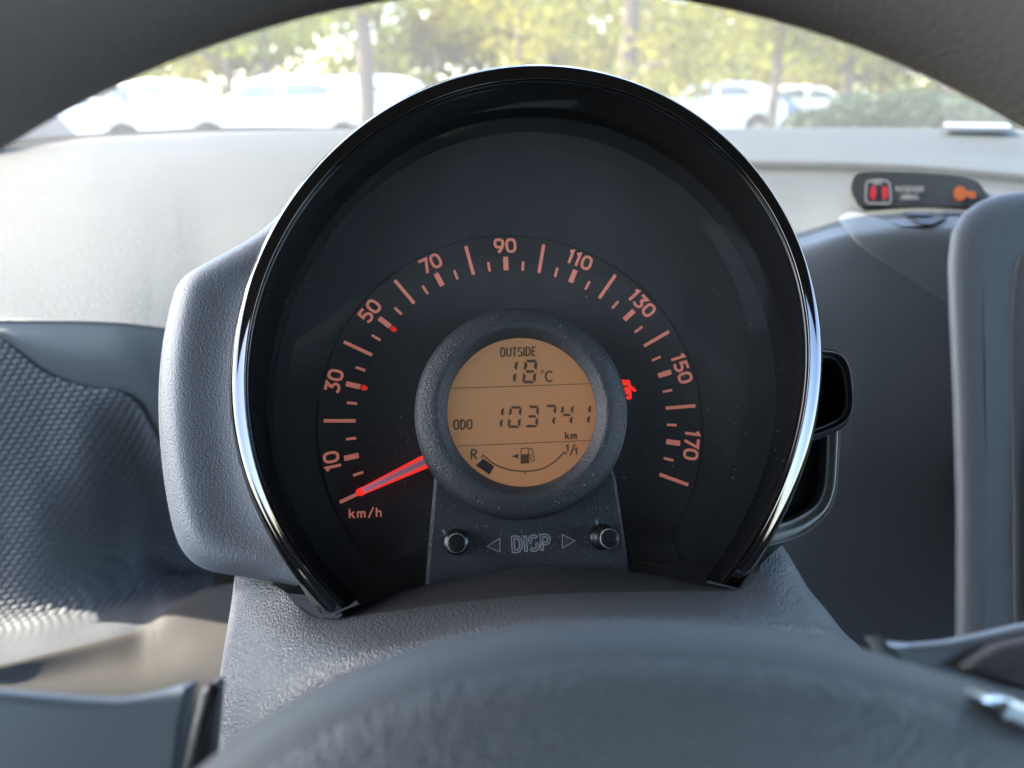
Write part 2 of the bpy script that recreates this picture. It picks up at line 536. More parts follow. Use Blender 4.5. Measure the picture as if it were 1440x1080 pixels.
OUT = [(780,88.3),(633,110),(530,156.7),(466.7,213),(400,290),(350,380),(323,524),(327,605),(352,696),(378,758),(414,813),(452,866),(740,88),(873,113),(953,143),
       (1023,193),(1073,250),(1117,323),(1140,387),(1153,449),(1157,504),(1155.5,553),(1144,611),(1140,631),(1108.6,715.6),(1082,766),(1043,829)]
CHR = [(780,117),(583,153),(527,190),(467,247),(400,340),(373,410),(348,513),(347,608),(370,660),(388,717),(417,771),(455,820),(488,854),(740,118),(857,130),
       (940,163),(1020,223),(1073,287),(1107,343),(1124,403),(1131,493),(1124,575),(1118,614),(1106,663),(1084,713),(1048,773),(1013,818)]
DIA = [(780,187),(633,207),(567,237),(500,290),(447,353),(423,410),(823,195),(907,227),(973,277),(1023,337),(1057,393),(1073,431),(1086.7,486.7),(1091.8,544.4),
       (1086.7,597.8),(1077.8,655.6),(1046,735),(1008.6,797),(993,812),(400,469),(387.8,522),(385.6,580),(390.7,639),(398.5,672.6),(421.9,737),(463,797),(502,842)]
W_OUT, W_CHR = 0.031, 0.034
fo, o0, o1 = contour(OUT, W_OUT, 8)
fc, c0, c1 = contour(CHR, W_CHR, 8)
fd, d0, d1 = contour(DIA, 0.0, 8)

def polar(t, r, w):
    return (KX + r * math.sin(t), KY + r * math.cos(t), w)

gauge = thing('speedometer', 'round speedometer pod with orange digits, red needle and amber trip display', 'speedometer', MG)

# dial plate (outer, matte) and inner disc
NT = 120
td = np.linspace(d0 - .02, d1 + .02, NT)
P = np.array([polar(t, fd(t) + .0008, 0)[:2] for t in td])
slab('dial_plate', P, -.004, 0.0, M_DIAL, gauge)
inner = [ (x, y) for x, y in disc_pts((0, 0), .0685, 160)]
A1, A2, A3, A4 = [ray(*p, 0)[:2] for p in ((470, 705), (524, 796), (583, 778), (602, 745))]
def inner_disc():
    out = []
    for a in np.radians(np.linspace(-38, 209, 110)):
        out.append((.0668 * math.cos(a), .0668 * math.sin(a)))
    out.append(tuple(A2))
    out += [tuple(p) for p in spline([A2 + (A3 - A2) * .8, A3 + (0.0005, .0003), A4], 8)]
    B = [ray(*p, 0)[:2] for p in ((872, 720), (890, 790), (960, 800))]
    out += [tuple(b) for b in B]
    return np.array(out)
slab('inner_dial', inner_disc(), -.001, .0009, M_DIAL2, gauge, r=.0006, steps=2)

# hood wall from dial edge out to the ring
t0, t1 = max(c0, d0) - .02, min(c1, d1) + .02
tt = np.linspace(-1, 1, 140)
def lerp(a, b, s): return a + (b - a) * s
def wall_grid():
    rows = []
    for s in np.linspace(0, 1, 10):
        row = []
        for k in tt:
            ta = lerp(d0, d1, (k + 1) / 2); tb = lerp(c0, c1, (k + 1) / 2)
            a = np.array(polar(ta, fd(ta), -.0005)); b_ = np.array(polar(tb, fc(tb), W_CHR - .001))
            p = a + (b_ - a) * s
            bul = math.sin(math.pi * s) * .0012
            d = p[:2] - (KX, KY); d = d / np.linalg.norm(d)
            p[:2] += d * bul
            row.append(p)
        rows.append(row)
    return np.array(rows)
sheet('hood_wall', wall_grid(), M_WALL, gauge, thick=.0)

# bright ring: lip, bevel, rounded outside edge, flank
def ring_grid(prof):
    rows = []
    for s, w in prof:
        row = []
        for k in tt:
            tb = lerp(c0, c1, (k + 1) / 2); to = lerp(o0, o1, (k + 1) / 2)
            a = np.array(polar(tb, fc(tb), 0)); b_ = np.array(polar(to, fo(to), 0))
            p = a + (b_ - a) * s; p[2] = w
            row.append(p)
        rows.append(row)
    return np.array(rows)
g = ring_grid([(-.03, W_CHR - .002), (-.03, W_CHR - .0002), (0.0, W_CHR + .0006), (.05, W_CHR + .0007), (.07, W_CHR + .0003), (.08, W_CHR - .0003)])
sheet('inner_lip', g, M_PIANO, gauge)
prof = [(.08, W_CHR - .0003), (.085, W_CHR + .0006), (.10, W_CHR + .0010), (.14, W_CHR + .0010), (.20, W_CHR + .0008), (.50, W_CHR + .0003), (.68, W_CHR - .0000), (.72, W_CHR - .0002), (.77, W_CHR - .0007), (.88, W_CHR - .0017), (.96, W_CHR - .0026),
        (1.0, W_OUT - .0004), (1.0, W_OUT - .003), (.97, W_OUT - .012), (.92, -.004)]
g = ring_grid(prof)
ring = sheet('bright_ring', g, M_CHROME, gauge)
# end caps of the hood at its two feet
for name, k in (('hood_foot', 0), ('hood_foot', -1)):
    w_ = wall_grid()[:, k]
    V = [tuple(p) for p in w_] + [tuple(p) for p in g[:, k]]
    mesh(name, V, [tuple(range(len(V)))], M_BLACK, gauge, smooth=False)

# ticks and numerals (children, each its own piece)
STEP = 25.014 / 20
def ang(v): return math.radians(90 + (90 - v) * STEP)
def tick(r0, r1, w, v, mat=M_TICK, name='tick_mark', h=.0012):
    a = ang(v); c, s = math.cos(a), math.sin(a)
    V = []
    for z in (.0008, h):
        for r, t in ((r0, -w / 2), (r1, -w / 2), (r1, w / 2), (r0, w / 2)):
            V.append((r * c - t * s, r * s + t * c, z))
    mesh(name, V, [(4, 5, 6, 7), (0, 1, 5, 4), (1, 2, 6, 5), (2, 3, 7, 6), (3, 0, 4, 7)], mat, gauge, smooth=False)
for v in range(0, 181, 5):
    if v % 20 == 0: tick(.0537, .0643, .00115, v)
    elif v % 10 == 0: tick(.0537, .0586, .00175, v)
    else: tick(.0537, .0571, .00085, v)
for v in (30, 50):
    a = ang(v); c, s = math.cos(a), math.sin(a)
    loc = [(.0533, -.00085), (.0533, .00085), (.0522, .00085)] + arc(.0522, 0, .0011, .00085, 90, 270, 8) + [(.0522, -.00085)]
    slab('red_marker', [(r * c - t * s, r * s + t * c) for r, t in loc], .0008, .0012, M_REDDOT, gauge)

def letter(name, s, h, sw, origin, rot, w, mat, parent, gap=.12, sx=1.0, th=.0002, label=None, frame=None):
    V2, Fc, L = text2d(s, h, sw, gap, sx)
    c, sn = math.cos(rot), math.sin(rot)
    V = []
    for (x, y), l in zip(V2, L):
        V.append((origin[0] + x * c - y * sn, origin[1] + x * sn + y * c, w + l * 4e-6))
    if frame: V = [frame(*v) for v in V]
    return mesh(name, V, Fc, mat, parent, smooth=False, label=label)
for v in range(10, 171, 20):
    a = ang(v)
    letter('numeral', str(v), .0053, .00098, (.0627 * math.cos(a), .0627 * math.sin(a)), a - math.pi / 2, .0012, M_TICK, gauge, gap=.10, sx=.98)
q = ray(514.5, 721, 0)
letter('unit_lettering', 'km/h', .0031, .00055, q[:2], math.radians(-.2), .0012, M_TICK, gauge, gap=.16, sx=1.15)
q = ray(571, 768, 0)
M_FAINT = flat('faint_mark', (.05, .05, .05), .5)
letter('part_marking', 'P70', .0026, .0003, q[:2], math.radians(1), .0012, M_FAINT, gauge, gap=.2)

# needle: clear wedge with red edges
def gp(px, py, w): return np.array(ray(px, py, w))
WN = .0075
a1, a2 = gp(586, 644.6, WN), gp(593, 661.4, WN)
b1, b2 = gp(508.5, 685.5, WN), gp(512.5, 694.8, WN)
x1, x2 = a1 + (a1 - b1) * .18, a2 + (a2 - b2) * .18
def wedge(name, A, B, C_, D, h0, h1, mat, parent):
    V = [(*A[:2], WN - h0), (*B[:2], WN - h0), (*C_[:2], WN - h0), (*D[:2], WN - h0), (*A[:2], WN + h1), (*B[:2], WN + h1), (*C_[:2], WN + h1), (*D[:2], WN + h1)]
    return fix(mesh(name, V, [(0, 1, 2, 3), (4, 5, 6, 7), (0, 1, 5, 4), (1, 2, 6, 5), (2, 3, 7, 6), (3, 0, 4, 7)], mat, parent, smooth=False))
needle = wedge('needle', lerp(x1, x2, .25), lerp(b1, b2, .12), lerp(b1, b2, .88), lerp(x1, x2, .75), .001, .0004, M_NEED, gauge)
for lo, hi, lo2, hi2 in ((0, .25, 0, .12), (.75, 1, .88, 1)):
    wedge('needle_edge', lerp(x1, x2, lo), lerp(b1, b2, lo2), lerp(b1, b2, hi2), lerp(x1, x2, hi), .0012, .0007, M_RED, needle)
for lo, lo2 in ((.42, .40), (.56, .60)):
    wedge('needle_rib', lerp(x1, x2, lo), lerp(b1, b2, lo2), lerp(b1, b2, lo2 + .02), lerp(x1, x2, lo + .03), .0002, .0005, M_KNOB, needle)
tip = [gp(*p, WN)[:2] for p in ((512.7, 695.3), (508.2, 685.2), (503.5, 687.2), (500.6, 690), (500.3, 693.6), (503, 697.2), (507, 697.6))]
slab('needle_tip', tip, WN - .001, WN + .0012, M_RED, needle, r=.0006, steps=2)

# central bezel and display
WL = .0275
BC = ray(733, 577, .0285)[:2] * 0 + np.array((.0004, .0003))
lathe('bezel', [(.0338, .002), (.0336, .020), (.0333, .0262), (.0325, .0278), (.0312, .0285), (.0284, .0296), (.0268, .0298), (.0260, .0295), (.0255, .0290), (.0237, .0274), (.0233, .0268), (.0233, .0250)],
      M_BEZEL, gauge, 128, (BC[0], BC[1]), angle=60)
lcd = slab('display_screen', disc_pts((BC[0], BC[1]), .0234, 96), WL - .002, WL - .0009, M_LCD, gauge)
WI = WL - .0008
def L8(x, y, w=WI): return ray(620 + x / 4.5, 460 + y / 4.5, w)
def ink(name, polys, mat=M_LCDINK, parent=lcd):
    V, Fc = [], []
    for k, pl in enumerate(polys):
        o = len(V)
        V += [tuple(L8(x, y) + np.array((0, 0, k * 3e-6))) for x, y in pl]
        Fc.append(tuple(range(o, o + len(pl))))
    return mesh(name, V, Fc, mat, parent, smooth=False)
def inkstroke(name, strokes, sw, parent=lcd):
    V, Fc = [], []
    for k, (pts, cl) in enumerate(strokes):
        v, f = stroke(pts, sw, cl)
        o = len(V)
        V += [tuple(L8(x, y) + np.array((0, 0, k * 3e-6))) for x, y in v]
        Fc += [tuple(i + o for i in q_) for q_ in f]
    return mesh(name, V, Fc, M_LCDINK, parent, smooth=False)
SEG = {'0': 'abcdef', '1': 'bc', '3': 'abgcd', '4': 'fgbc', '7': 'abc', '8': 'abcdefg'}
def seg7(ch, TL, TR, BL, BR, w=15):
    TL, TR, BL, BR = map(np.array, (TL, TR, BL, BR))
    ML, MR = (TL + BL) / 2, (TR + BR) / 2
    ends = {'a': (TL, TR), 'b': (TR, MR), 'c': (MR, BR), 'd': (BL, BR), 'e': (ML, BL), 'f': (TL, ML), 'g': (ML, MR)}
    polys = []
    for s in SEG[ch]:
        p, q = [t.astype(float) for t in ends[s]]
        d = (q - p) / np.linalg.norm(q - p); n = np.array([-d[1], d[0]])
        cen = (TL + TR + BL + BR) / 4
        if s != 'g' and n @ (cen - p) < 0: n = -n
        if s == 'g':
            polys.append([p + d * 13, p + d * 20 + n * w / 2, q - d * 20 + n * w / 2, q - d * 13, q - d * 20 - n * w / 2, p + d * 20 - n * w / 2])
        else:
            g0, g1 = (5, 5) if s in 'ad' else (9, 9)
            polys.append([p + d * g0, q - d * g1, q - d * (g1 + w * .72) + n * w, p + d * (g0 + w * .72) + n * w])
    return polys
def digit(ch, TL, TR, BL, BR, w=15): ink('lcd_digit', seg7(ch, TL, TR, BL, BR, w))
digit('1', (430, 207), (489, 207), (405, 358), (470, 358), 18)
digit('8', (532, 206), (612, 206), (512, 356), (597, 356), 18)
digit('1', (340, 502), (401, 502), (320, 643), (385, 643), 16.5)
digit('0', (437, 500), (514, 500), (420, 638), (500, 638), 16.5)
digit('3', (548, 496), (622, 496), (530, 635), (612, 635), 16.5)
digit('7', (660, 491), (734, 491), (642, 626), (718, 626), 16.5)
digit('4', (766, 489), (842, 489), (748, 622), (828, 622), 16.5)
digit('1', (880, 486), (951, 486), (862, 618), (938, 618), 16.5)
def lcdtext(name, s, x, y, h, sw, gap=.14, sx=1.0, sl=-.03):
    for V2, Fc, L in glyphs(s, h, sw, gap, sx):
        V = [tuple(L8(x + a, y - b_ + sl * a) + np.array((0, 0, l * 3e-6))) for (a, b_), l in zip(V2, L)]
        mesh(name, V, Fc, M_LCDINK, lcd, smooth=False)
lcdtext('outside_letter', 'OUTSIDE', 488, 156, 58, 9.5, .13, .83)
lcdtext('celsius_letter', 'C', 686, 312, 70, 12, sx=.98)
inkstroke('degree_sign', [(superell(642, 283, 9, 10, 16, 2), True)], 5)
lcdtext('odometer_letter', 'ODO', 140, 616, 62, 10.5, .10, .86)
lcdtext('unit_km_letter', 'km', 824, 685, 48, 9.5, .16, 1.0)
lcdtext('reserve_letter', 'R', 209, 804, 64, 11, sx=1.0)
inkstroke('full_mark', [([(791, 757), (803, 746), (803, 787)], False), ([(846, 740), (818, 815)], False), ([(846, 778), (858, 767), (858, 808)], False)], 9.5)
def chord(y0, y1):
    return [(x, y0 + (y1 - y0) * (x - 60) / (945 - 60)) for x in (68, 300, 500, 700, 938)]
inkstroke('divider_line', [([(66, 388), (939, 358)], False)], 4.2)
inkstroke('divider_line', [([(102, 753), (944, 717)], False)], 4.2)
fa = [(253, 826), (268, 811)] + [tuple(p) for p in spline([(268, 811), (330, 862), (420, 899), (530, 912), (640, 896), (720, 850), (780, 790)], 30)][1:] + [(798, 804)]
inkstroke('fuel_arc', [(fa, False), ([(532, 910), (532, 931)], False)], 8.5)
ink('fuel_bar', [[(268, 833), (337, 880), (308, 934), (221, 874)]], flat('lcd_bar', (.03, .024, .024), .5, .2))
ink('fuel_arrow', [[(446, 817), (490, 800), (490, 833)]])
inkstroke('fuel_pump_icon', [([(507, 858), (507, 768), (552, 765), (556, 856)], True), ([(556, 772), (572, 768), (582, 785), (580, 805), (590, 822), (590, 842), (578, 848), (568, 838), (567, 812), (556, 806)], False)], 5.5)
ink('fuel_pump_fill', [[(508, 806), (554, 804), (558, 862), (505, 864)]])

# plinth below the bezel
WP = .019
pl_ = [ray(*p, WP)[:2] for p in ((618, 650), (611, 668), (600, 790), (597, 828), (640, 822), (700, 815), (760, 811), (820, 811), (886, 815), (882, 772), (866, 668), (858, 650))]
slab('plinth', round_poly(pl_, [.001, .002, .003, .001, .004, .004, .004, .004, .001, .003, .002, .001], 3), 0, WP, M_BEZEL, gauge, r=.0012, steps=3)
def outline_letters(name, s, h, origin, rot, w, parent, mat, sw, sx=1.0):
    """engraved outline lettering: the rim of every stroke as a fine raised line"""
    V, Fc = [], []
    x = 0
    c, sn = math.cos(rot), math.sin(rot)
    tot = sum(GL[ch][1] * sx + .14 for ch in s) - .14
    for ch in s:
        st, adv = GL[ch]
        V, Fc, Fc2 = [], [], []
        for pts, cl in st:
            P_ = np.array([((x + p[0] * sx) * h, p[1] * h) for p in pts])
            v, f = stroke(P_, h * .19, cl)
            o = len(V); V += [((a - tot * h / 2), b_ - h / 2) for a, b_ in v]; Fc2 += [tuple(i + o for i in q_) for q_ in f]
            n = len(P_)
            loops = [v[:n], v[n:]] if cl else [np.vstack([v[:n], v[n:][::-1]])]
            for lp in loops:
                v2, f2 = stroke(lp, sw, True)
                o = len(V)
                V += [((a - tot * h / 2), b_ - h / 2) for a, b_ in v2]
                Fc += [tuple(i + o for i in q_) for q_ in f2]
        x += adv * sx + .14
        V = [(origin[0] + a * c - b_ * sn, origin[1] + a * sn + b_ * c, w + .00005) for a, b_ in V]
        me_ = mesh(name, V, Fc, mat, parent, smooth=False); me_['kind'] = 'stuff'
        V2 = [(a, b_, w + .00002) for a, b_, _ in V]
        mesh('letter_fill', V2, Fc2, M_ENGR2, me_, smooth=False)['kind'] = 'stuff'
q = ray(746.5, 764, WP)
outline_letters('engraved_letter', 'DISP', .0047, q[:2], math.radians(0.5), WP, gauge, M_ENGR, .00026, 1.05)
for tri in (((685, 768.5), (703, 757), (703, 776)), ((790.5, 751.5), (808.5, 760.5), (791, 770.5))):
    T = np.array([ray(*p, WP)[:2] for p in tri])
    v, f = stroke(T, .00026, True)
    mesh('arrow_mark', [(*p, WP + .00006) for p in v], f, M_ENGR, gauge, smooth=False)
    slab('arrow_fill', T, WP - .001, WP + .00003, flat('arrow_grain', (.055, .058, .06), .6), gauge)
for (bx, by), ln, st in (((641.5, 762), .0095, ((622.5, 745), (632, 759))), ((846, 755), .0125, ((839, 731), (840, 745)))):
    c = ray(bx, by, WP)[:2]
    kb = lathe('knob', [(.0041, WP - .001), (.0041, WP + .0006), (.0038, WP + .0012), (.0034, WP + .0014), (.0034, WP + .004), (.0031, WP + .0042), (.0031, WP + .0052), (.0027, WP + .0054), (.0027, WP + ln - .0008),
               (.0026, WP + ln - .0002), (.0022, WP + ln), (.0001, WP + ln - .0001)], M_KNOB, gauge, 40, c, angle=30)
    lathe('knob_rim', [(.00275, WP + ln - .0010), (.0029, WP + ln - .0006), (.00275, WP + ln - .0002)], M_ENGR, kb, 40, c, angle=60)
    v, f = stroke([ray(*p, WP)[:2] for p in st], .0008)
    mesh('pointer_mark', [(*p, WP + .00008) for p in v], f, flat('pale_mark', (.22, .25, .28), .4), gauge, smooth=False)

# seat-belt warning light, half hidden by the bezel
def K(x, y): return ray(840 + x / 13.5, 500 + y / 13.5, .0012)
polys = [[(462, 458), (610, 462), (625, 500), (630, 560), (700, 605), (742, 662), (728, 690), (690, 686), (636, 640), (650, 700), (655, 790), (640, 828), (560, 836), (536, 776), (590, 770), (596, 742), (545, 735),
          (500, 604), (580, 596), (586, 574), (495, 570)]]
V = [tuple(K(*p)) for p in polys[0]]
mesh('warning_lamp', V, [tuple(range(len(V)))], M_RED, gauge, smooth=False)

# clear lens over the dial
def lens_outer():
    A = [np.array(polar(lerp(d0, d1, k), fd(lerp(d0, d1, k)) - .0006, .0125)) for k in np.linspace(0, 1, 120)]
    B = [np.array(ray(*p, .0125)) for p in ((960, 826), (900, 822), (820, 818), (740, 817), (660, 822), (600, 832), (550, 845))]
    return np.array(A + B)
def lens_grid():
    O = lens_outer(); O = np.vstack([O, O[:1]])
    rows = []
    for s_ in np.linspace(0, 1, 14):
        row = []
        for a in O:
            th = math.atan2(a[1] - BC[1], a[0] - BC[0])
            b_ = np.array((BC[0] + .0338 * math.cos(th), BC[1] + .0338 * math.sin(th), .0145))
            p = a + (b_ - a) * s_
            p[2] += .0006 * math.sin(math.pi * s_)
            row.append(p)
        rows.append(row)
    return np.array(rows)
sheet('clear_lens', lens_grid(), M_LENS, gauge)

M_HOUS_LIT = plastic('pod_plastic_lit', (.36, .38, .35), .5, 1500, .00013, .5, 'leather')  # pod plastic made paler: the light on the frame is in its colour
# ---- pod housing: left wing
wing = [(392, 306), (366, 328), (330, 350), (292, 371), (264, 388), (250, 404), (241, 432), (232, 475), (226, 530), (225, 585), (229, 645), (236, 698), (246, 745), (257, 772), (275, 792), (303, 804), (352, 812), (417, 824)]
wing_o = smooth_outline(np.array(wing, float), 60, closed=False)
ring_l = np.linspace(0, 1, 60)
def wing_grid():
    tA, tB = math.atan2(*(ray(400, 296, W_OUT)[:2] - (KX, KY))), math.atan2(*(ray(420, 826, W_OUT)[:2] - (KX, KY)))
    if tB > 0: tB -= 2 * math.pi
    rows = {k: [] for k in range(9)}
    for s, (px, py) in zip(ring_l, wing_o):
        t = lerp(tA, tB, s)
        a = np.array(polar(t, fo(max(t, o0)) - .003, .013))
        b_ = np.array(ray(px, py, .002))
        d = b_ - a; ln = np.linalg.norm(d[:2]); u = d / max(ln, 1e-6)
        rows[0].append(a)
        rr = min(.011, ln * .6)
        rows[1].append(a + u * (ln - rr) * .5 + np.array((0, 0, .0015)))
        rows[2].append((*(a + u * (ln - rr))[:2], .0125))
        for j, an in enumerate((25, 50, 72, 90)):
            an = math.radians(an)
            rows[3 + j].append((*(a + u * (ln - rr + rr * math.sin(an)))[:2], .0125 - (1 - math.cos(an)) * .0125))
        rows[7].append((*(a + u * (ln - .001))[:2], -.03))
        rows[8].append((*(a + u * (ln - .006))[:2], -.085))
    G = np.array([rows[k] for k in range(9)], float)
    return G
G = wing_grid()
sheet('pod_wing', dense(G, 34, 80), M_HOUS, gauge)

# right wing: open frame over a flat black plate coloured as recess shade, and the black bracket above it
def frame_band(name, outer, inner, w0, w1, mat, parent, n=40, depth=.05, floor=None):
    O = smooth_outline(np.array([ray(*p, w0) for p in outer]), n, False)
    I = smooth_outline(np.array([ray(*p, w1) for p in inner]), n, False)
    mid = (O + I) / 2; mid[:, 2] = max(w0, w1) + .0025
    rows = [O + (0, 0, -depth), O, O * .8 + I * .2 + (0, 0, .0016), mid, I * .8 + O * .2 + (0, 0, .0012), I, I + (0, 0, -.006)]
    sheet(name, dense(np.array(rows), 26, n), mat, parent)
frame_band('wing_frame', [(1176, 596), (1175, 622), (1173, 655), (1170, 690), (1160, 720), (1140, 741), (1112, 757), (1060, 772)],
           [(1162, 596), (1162, 622), (1161, 650), (1158, 685), (1148, 708), (1130, 722), (1105, 734), (1060, 744)], .0, .004, M_HOUS_LIT, gauge)
frame_band('bracket_frame', [(1120, 490), (1158, 492), (1172, 496), (1183, 506), (1189, 522), (1192, 550), (1192, 575), (1189, 592), (1176, 606), (1150, 618), (1120, 628)],
           [(1120, 502), (1157, 503.5), (1169, 505), (1178, 512), (1184, 526), (1188, 552), (1188, 570), (1183, 583), (1172, 592), (1148, 602), (1120, 610)], .006, .010, M_LIP, gauge, depth=.03)
rec = [ray(*p, -.001)[:2] for p in ((1090, 490), (1158, 494), (1182, 510), (1188, 545), (1187, 590), (1165, 612), (1162, 690), (1140, 722), (1075, 750))]
slab('recess_shade_plate', rec, -.03, -.001, M_BLACK, gauge)  # plate just behind the opening, shade of the recess painted black

# ------------------------------------------------------------------ steering column cover
col_o = at(740, 860, .22)
column = thing('column_cover', 'grey leather grained steering column cover in front of the speedometer', 'column cover', col_o)
def rows_px(rows): return np.array([[at(*p) for p in r] for r in rows])
rows = [
 [(338, 812, .300), (330, 811, .268), (350, 813, .258), (395, 828, .244), (452, 868, .2275), (560, 857, .2235), (750, 837, .2215), (960, 831, .2235), (1046, 829, .228), (1072, 792, .243), (1097, 769, .258), (1101, 768, .275)],
 [(330, 850, .295), (326, 848, .262), (350, 848, .250), (410, 858, .232), (462, 876, .2215), (570, 866, .2165), (750, 845, .2145), (950, 838, .2165), (1048, 836, .223), (1090, 806, .238), (1112, 792, .252), (1116, 792, .270)],
 [(322, 900, .285), (318, 897, .248), (342, 898, .236), (400, 896, .218), (475, 895, .2075), (585, 882, .2045), (750, 855, .2030), (945, 849, .2045), (1050, 849, .210), (1108, 830, .230), (1130, 826, .245), (1136, 826, .265)],
 [(314, 945, .275), (311, 943, .236), (336, 944, .224), (392, 936, .206), (480, 913, .1965), (592, 894, .1930), (750, 864, .1915), (935, 858, .1930), (1050, 860, .200), (1125, 852, .222), (1152, 854, .240), (1160, 855, .262)],
 [(308, 985, .270), (305, 985, .228), (330, 986, .216), (384, 970, .199), (482, 930, .1900), (598, 903, .1870), (750, 873, .1855), (930, 866, .1870), (1055, 870, .194), (1140, 872, .215), (1170, 880, .236), (1186, 888, .262)],
 [(300, 1040, .265), (297, 1042, .222), (322, 1044, .210), (368, 1018, .195), (482, 958, .1865), (604, 922, .1835), (750, 895, .1825), (930, 890, .1835), (1065, 890, .190), (1160, 893, .211), (1186, 902, .234), (1210, 912, .262)],
 [(290, 1110, .262), (288, 1110, .218), (312, 1112, .206), (360, 1080, .194), (480, 1010, .1870), (604, 980, .1840), (750, 960, .1830), (930, 955, .1840), (1075, 950, .190), (1180, 950, .211), (1210, 955, .234), (1240, 960, .262)],
]
G = dense(rows_px(rows), 60, 110)
sheet('shroud', G, M_SHROUD, column, world_in=True)
lip = [
 [(470, 866, .256), (520, 852, .252), (600, 828, .248), (727, 808, .246), (796, 806, .246), (879, 811, .248), (970, 822, .252), (1030, 838, .256)],
 [(478, 860, .246), (520, 845, .243), (600, 822, .240), (727, 799, .2385), (796, 797, .2385), (879, 803, .240), (965, 814, .243), (1020, 826, .246)],
 [(480, 866, .236), (525, 848, .234), (605, 828, .232), (727, 808, .2305), (796, 807, .2305), (879, 811, .232), (960, 820, .234), (1030, 829, .237)],
 [(470, 874, .2255), (530, 862, .2230), (620, 850, .2225), (727, 840, .2215), (796, 837, .2215), (879, 835, .2220), (960, 833, .2235), (1045, 832, .227)],
 [(470, 890, .2245), (530, 880, .2220), (620, 868, .2215), (727, 860, .2205), (796, 856, .2205), (879, 854, .2210), (960, 852, .2225), (1045, 850, .226)],
]
sheet('upper_lip', dense(rows_px(lip), 24, 60), M_LIP, column, world_in=True)
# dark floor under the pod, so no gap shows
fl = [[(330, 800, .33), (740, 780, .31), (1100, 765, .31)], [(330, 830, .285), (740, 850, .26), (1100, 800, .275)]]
sheet('added_gap_sheet', dense(rows_px(fl), 6, 16), M_BLACK, column, world_in=True)

# ------------------------------------------------------------------ steering wheel (frame of the gauge, moved towards the driver)
WW = .145
MW = MG @ Matrix.Translation(Vector((-.0025, -.0946, WW)))
wheel = thing('steering_wheel', 'dark grey steering wheel with smooth airbag pad, seen close up', 'steering wheel', MW)
RI, RT = .1588, .0165
def torus():
    V = []
    for a in np.linspace(0, 2 * math.pi, 160, endpoint=False):
        for b_ in np.linspace(0, 2 * math.pi, 28, endpoint=False):
            r = RI + RT + RT * math.cos(b_); V.append((r * math.cos(a), r * math.sin(a), RT * 1.05 * math.sin(b_)))
    Fc = []
    for i in range(160):
        for j in range(28):
            Fc.append((i * 28 + j, ((i + 1) % 160) * 28 + j, ((i + 1) % 160) * 28 + (j + 1) % 28, i * 28 + (j + 1) % 28))
    return V, Fc
V, Fc = torus()
fix(mesh('rim', V, Fc, M_WHEEL, wheel))
MWi = MW.inverted()
def wl(px, py, w):
    """wheel-frame point of a pixel at height w above the wheel plane"""
    p = ray(px, py, WW + w)
    return np.array((p[0] + .0025, p[1] + .0946, w))
# airbag pad: upper silhouette measured, lower part rounded
top = [(150, 1210), (215, 1130), (290, 1071), (345, 1028), (420, 980), (500, 941), (600, 905), (740, 878), (860, 871), (960, 873), (1080, 884), (1190, 906), (1300, 938), (1440, 984), (1560, 1050), (1640, 1130)]
up = np.array([wl(*p, 0)[:2] for p in top])
low = [(.088, -.028), (.070, -.058), (.0, -.068), (-.066, -.058), (-.082, -.03)]
pad = smooth_outline(np.vstack([up, low]), 140)
cen = np.array((.002, -.005))
def pad_rings(name, prof, mat):
    rings = [[(*(cen + (p - cen) * s_), w) for p in pad] for s_, w in prof]
    return fix(mesh(name, np.array(rings).reshape(-1, 3), gfaces(len(rings), len(pad), True), mat, wheel))
M_PAD_RING = plastic('pad_outer_ring', (.052, .059, .062), .6, 1500, .0001, .35, 'leather')  # outer ring of the pad, slightly darker than its middle
pad_rings('pad_outer_ring', ((.86, -.03), (.965, -.009), (.99, -.003), (1.0, 0.0), (.985, .0045), (.955, .0082), (.925, .0103)), M_PAD_RING)
pad_rings('airbag_pad', ((.925, .0103), (.90, .0118), (.87, .0132), (.80, .0152), (.7, .0172), (.55, .0195), (.4, .021), (.2, .0222), (.02, .0225)), M_HUB)
M_THUMB = plastic('thumb_rubber', (.06, .053, .052), .7, 1500, .0002, .3, 'leather')
# spokes: glossy trim plates to each side
def spoke(pts, w, thick, label=None):
    P_ = np.array([wl(*p, w)[:2] for p in pts])
    return slab('spoke', P_, w - thick, w, M_SPOKE, wheel, r=.0016, steps=3, label=label)
spoke([(-420, 960), (-200, 968), (0, 973), (60, 979), (120, 984), (170, 985), (215, 977), (250, 966), (272, 961), (262, 1010), (240, 1130), (-420, 1300)], -.020, .0025)
spoke([(1224, 897), (1250, 903), (1290, 907), (1335, 903), (1385, 893), (1440, 880), (1560, 862), (1800, 850), (1800, 1200), (1440, 1120), (1300, 1010)], -.020, .0025)
P_ = np.array([wl(*p, -.03)[:2] for p in ((279, 972), (304, 956), (310, 960), (296, 1130), (244, 1130), (262, 1040))])
slab('spoke_bracket', P_, -.033, -.03, M_CONS, wheel, r=.002, steps=3)
P_ = smooth_outline(np.array([wl(*p, -.012)[:2] for p in ((1384, 950), (1410, 930), (1450, 912), (1560, 900), (1600, 960), (1500, 985), (1430, 966))]), 40)
slab('thumb_rest', P_, -.0202, -.0165, M_THUMB, wheel, r=.0012, steps=4)
P_ = smooth_outline(np.array([wl(*p, .012)[:2] for p in ((1392, 990), (1403, 984), (1424, 984), (1446, 993), (1480, 1010), (1520, 1040), (1480, 1050), (1440, 1030), (1412, 1012))]), 40)
slab('emblem_trim', P_, .004, .0125, M_SILVER, wheel, r=.0025, steps=4)

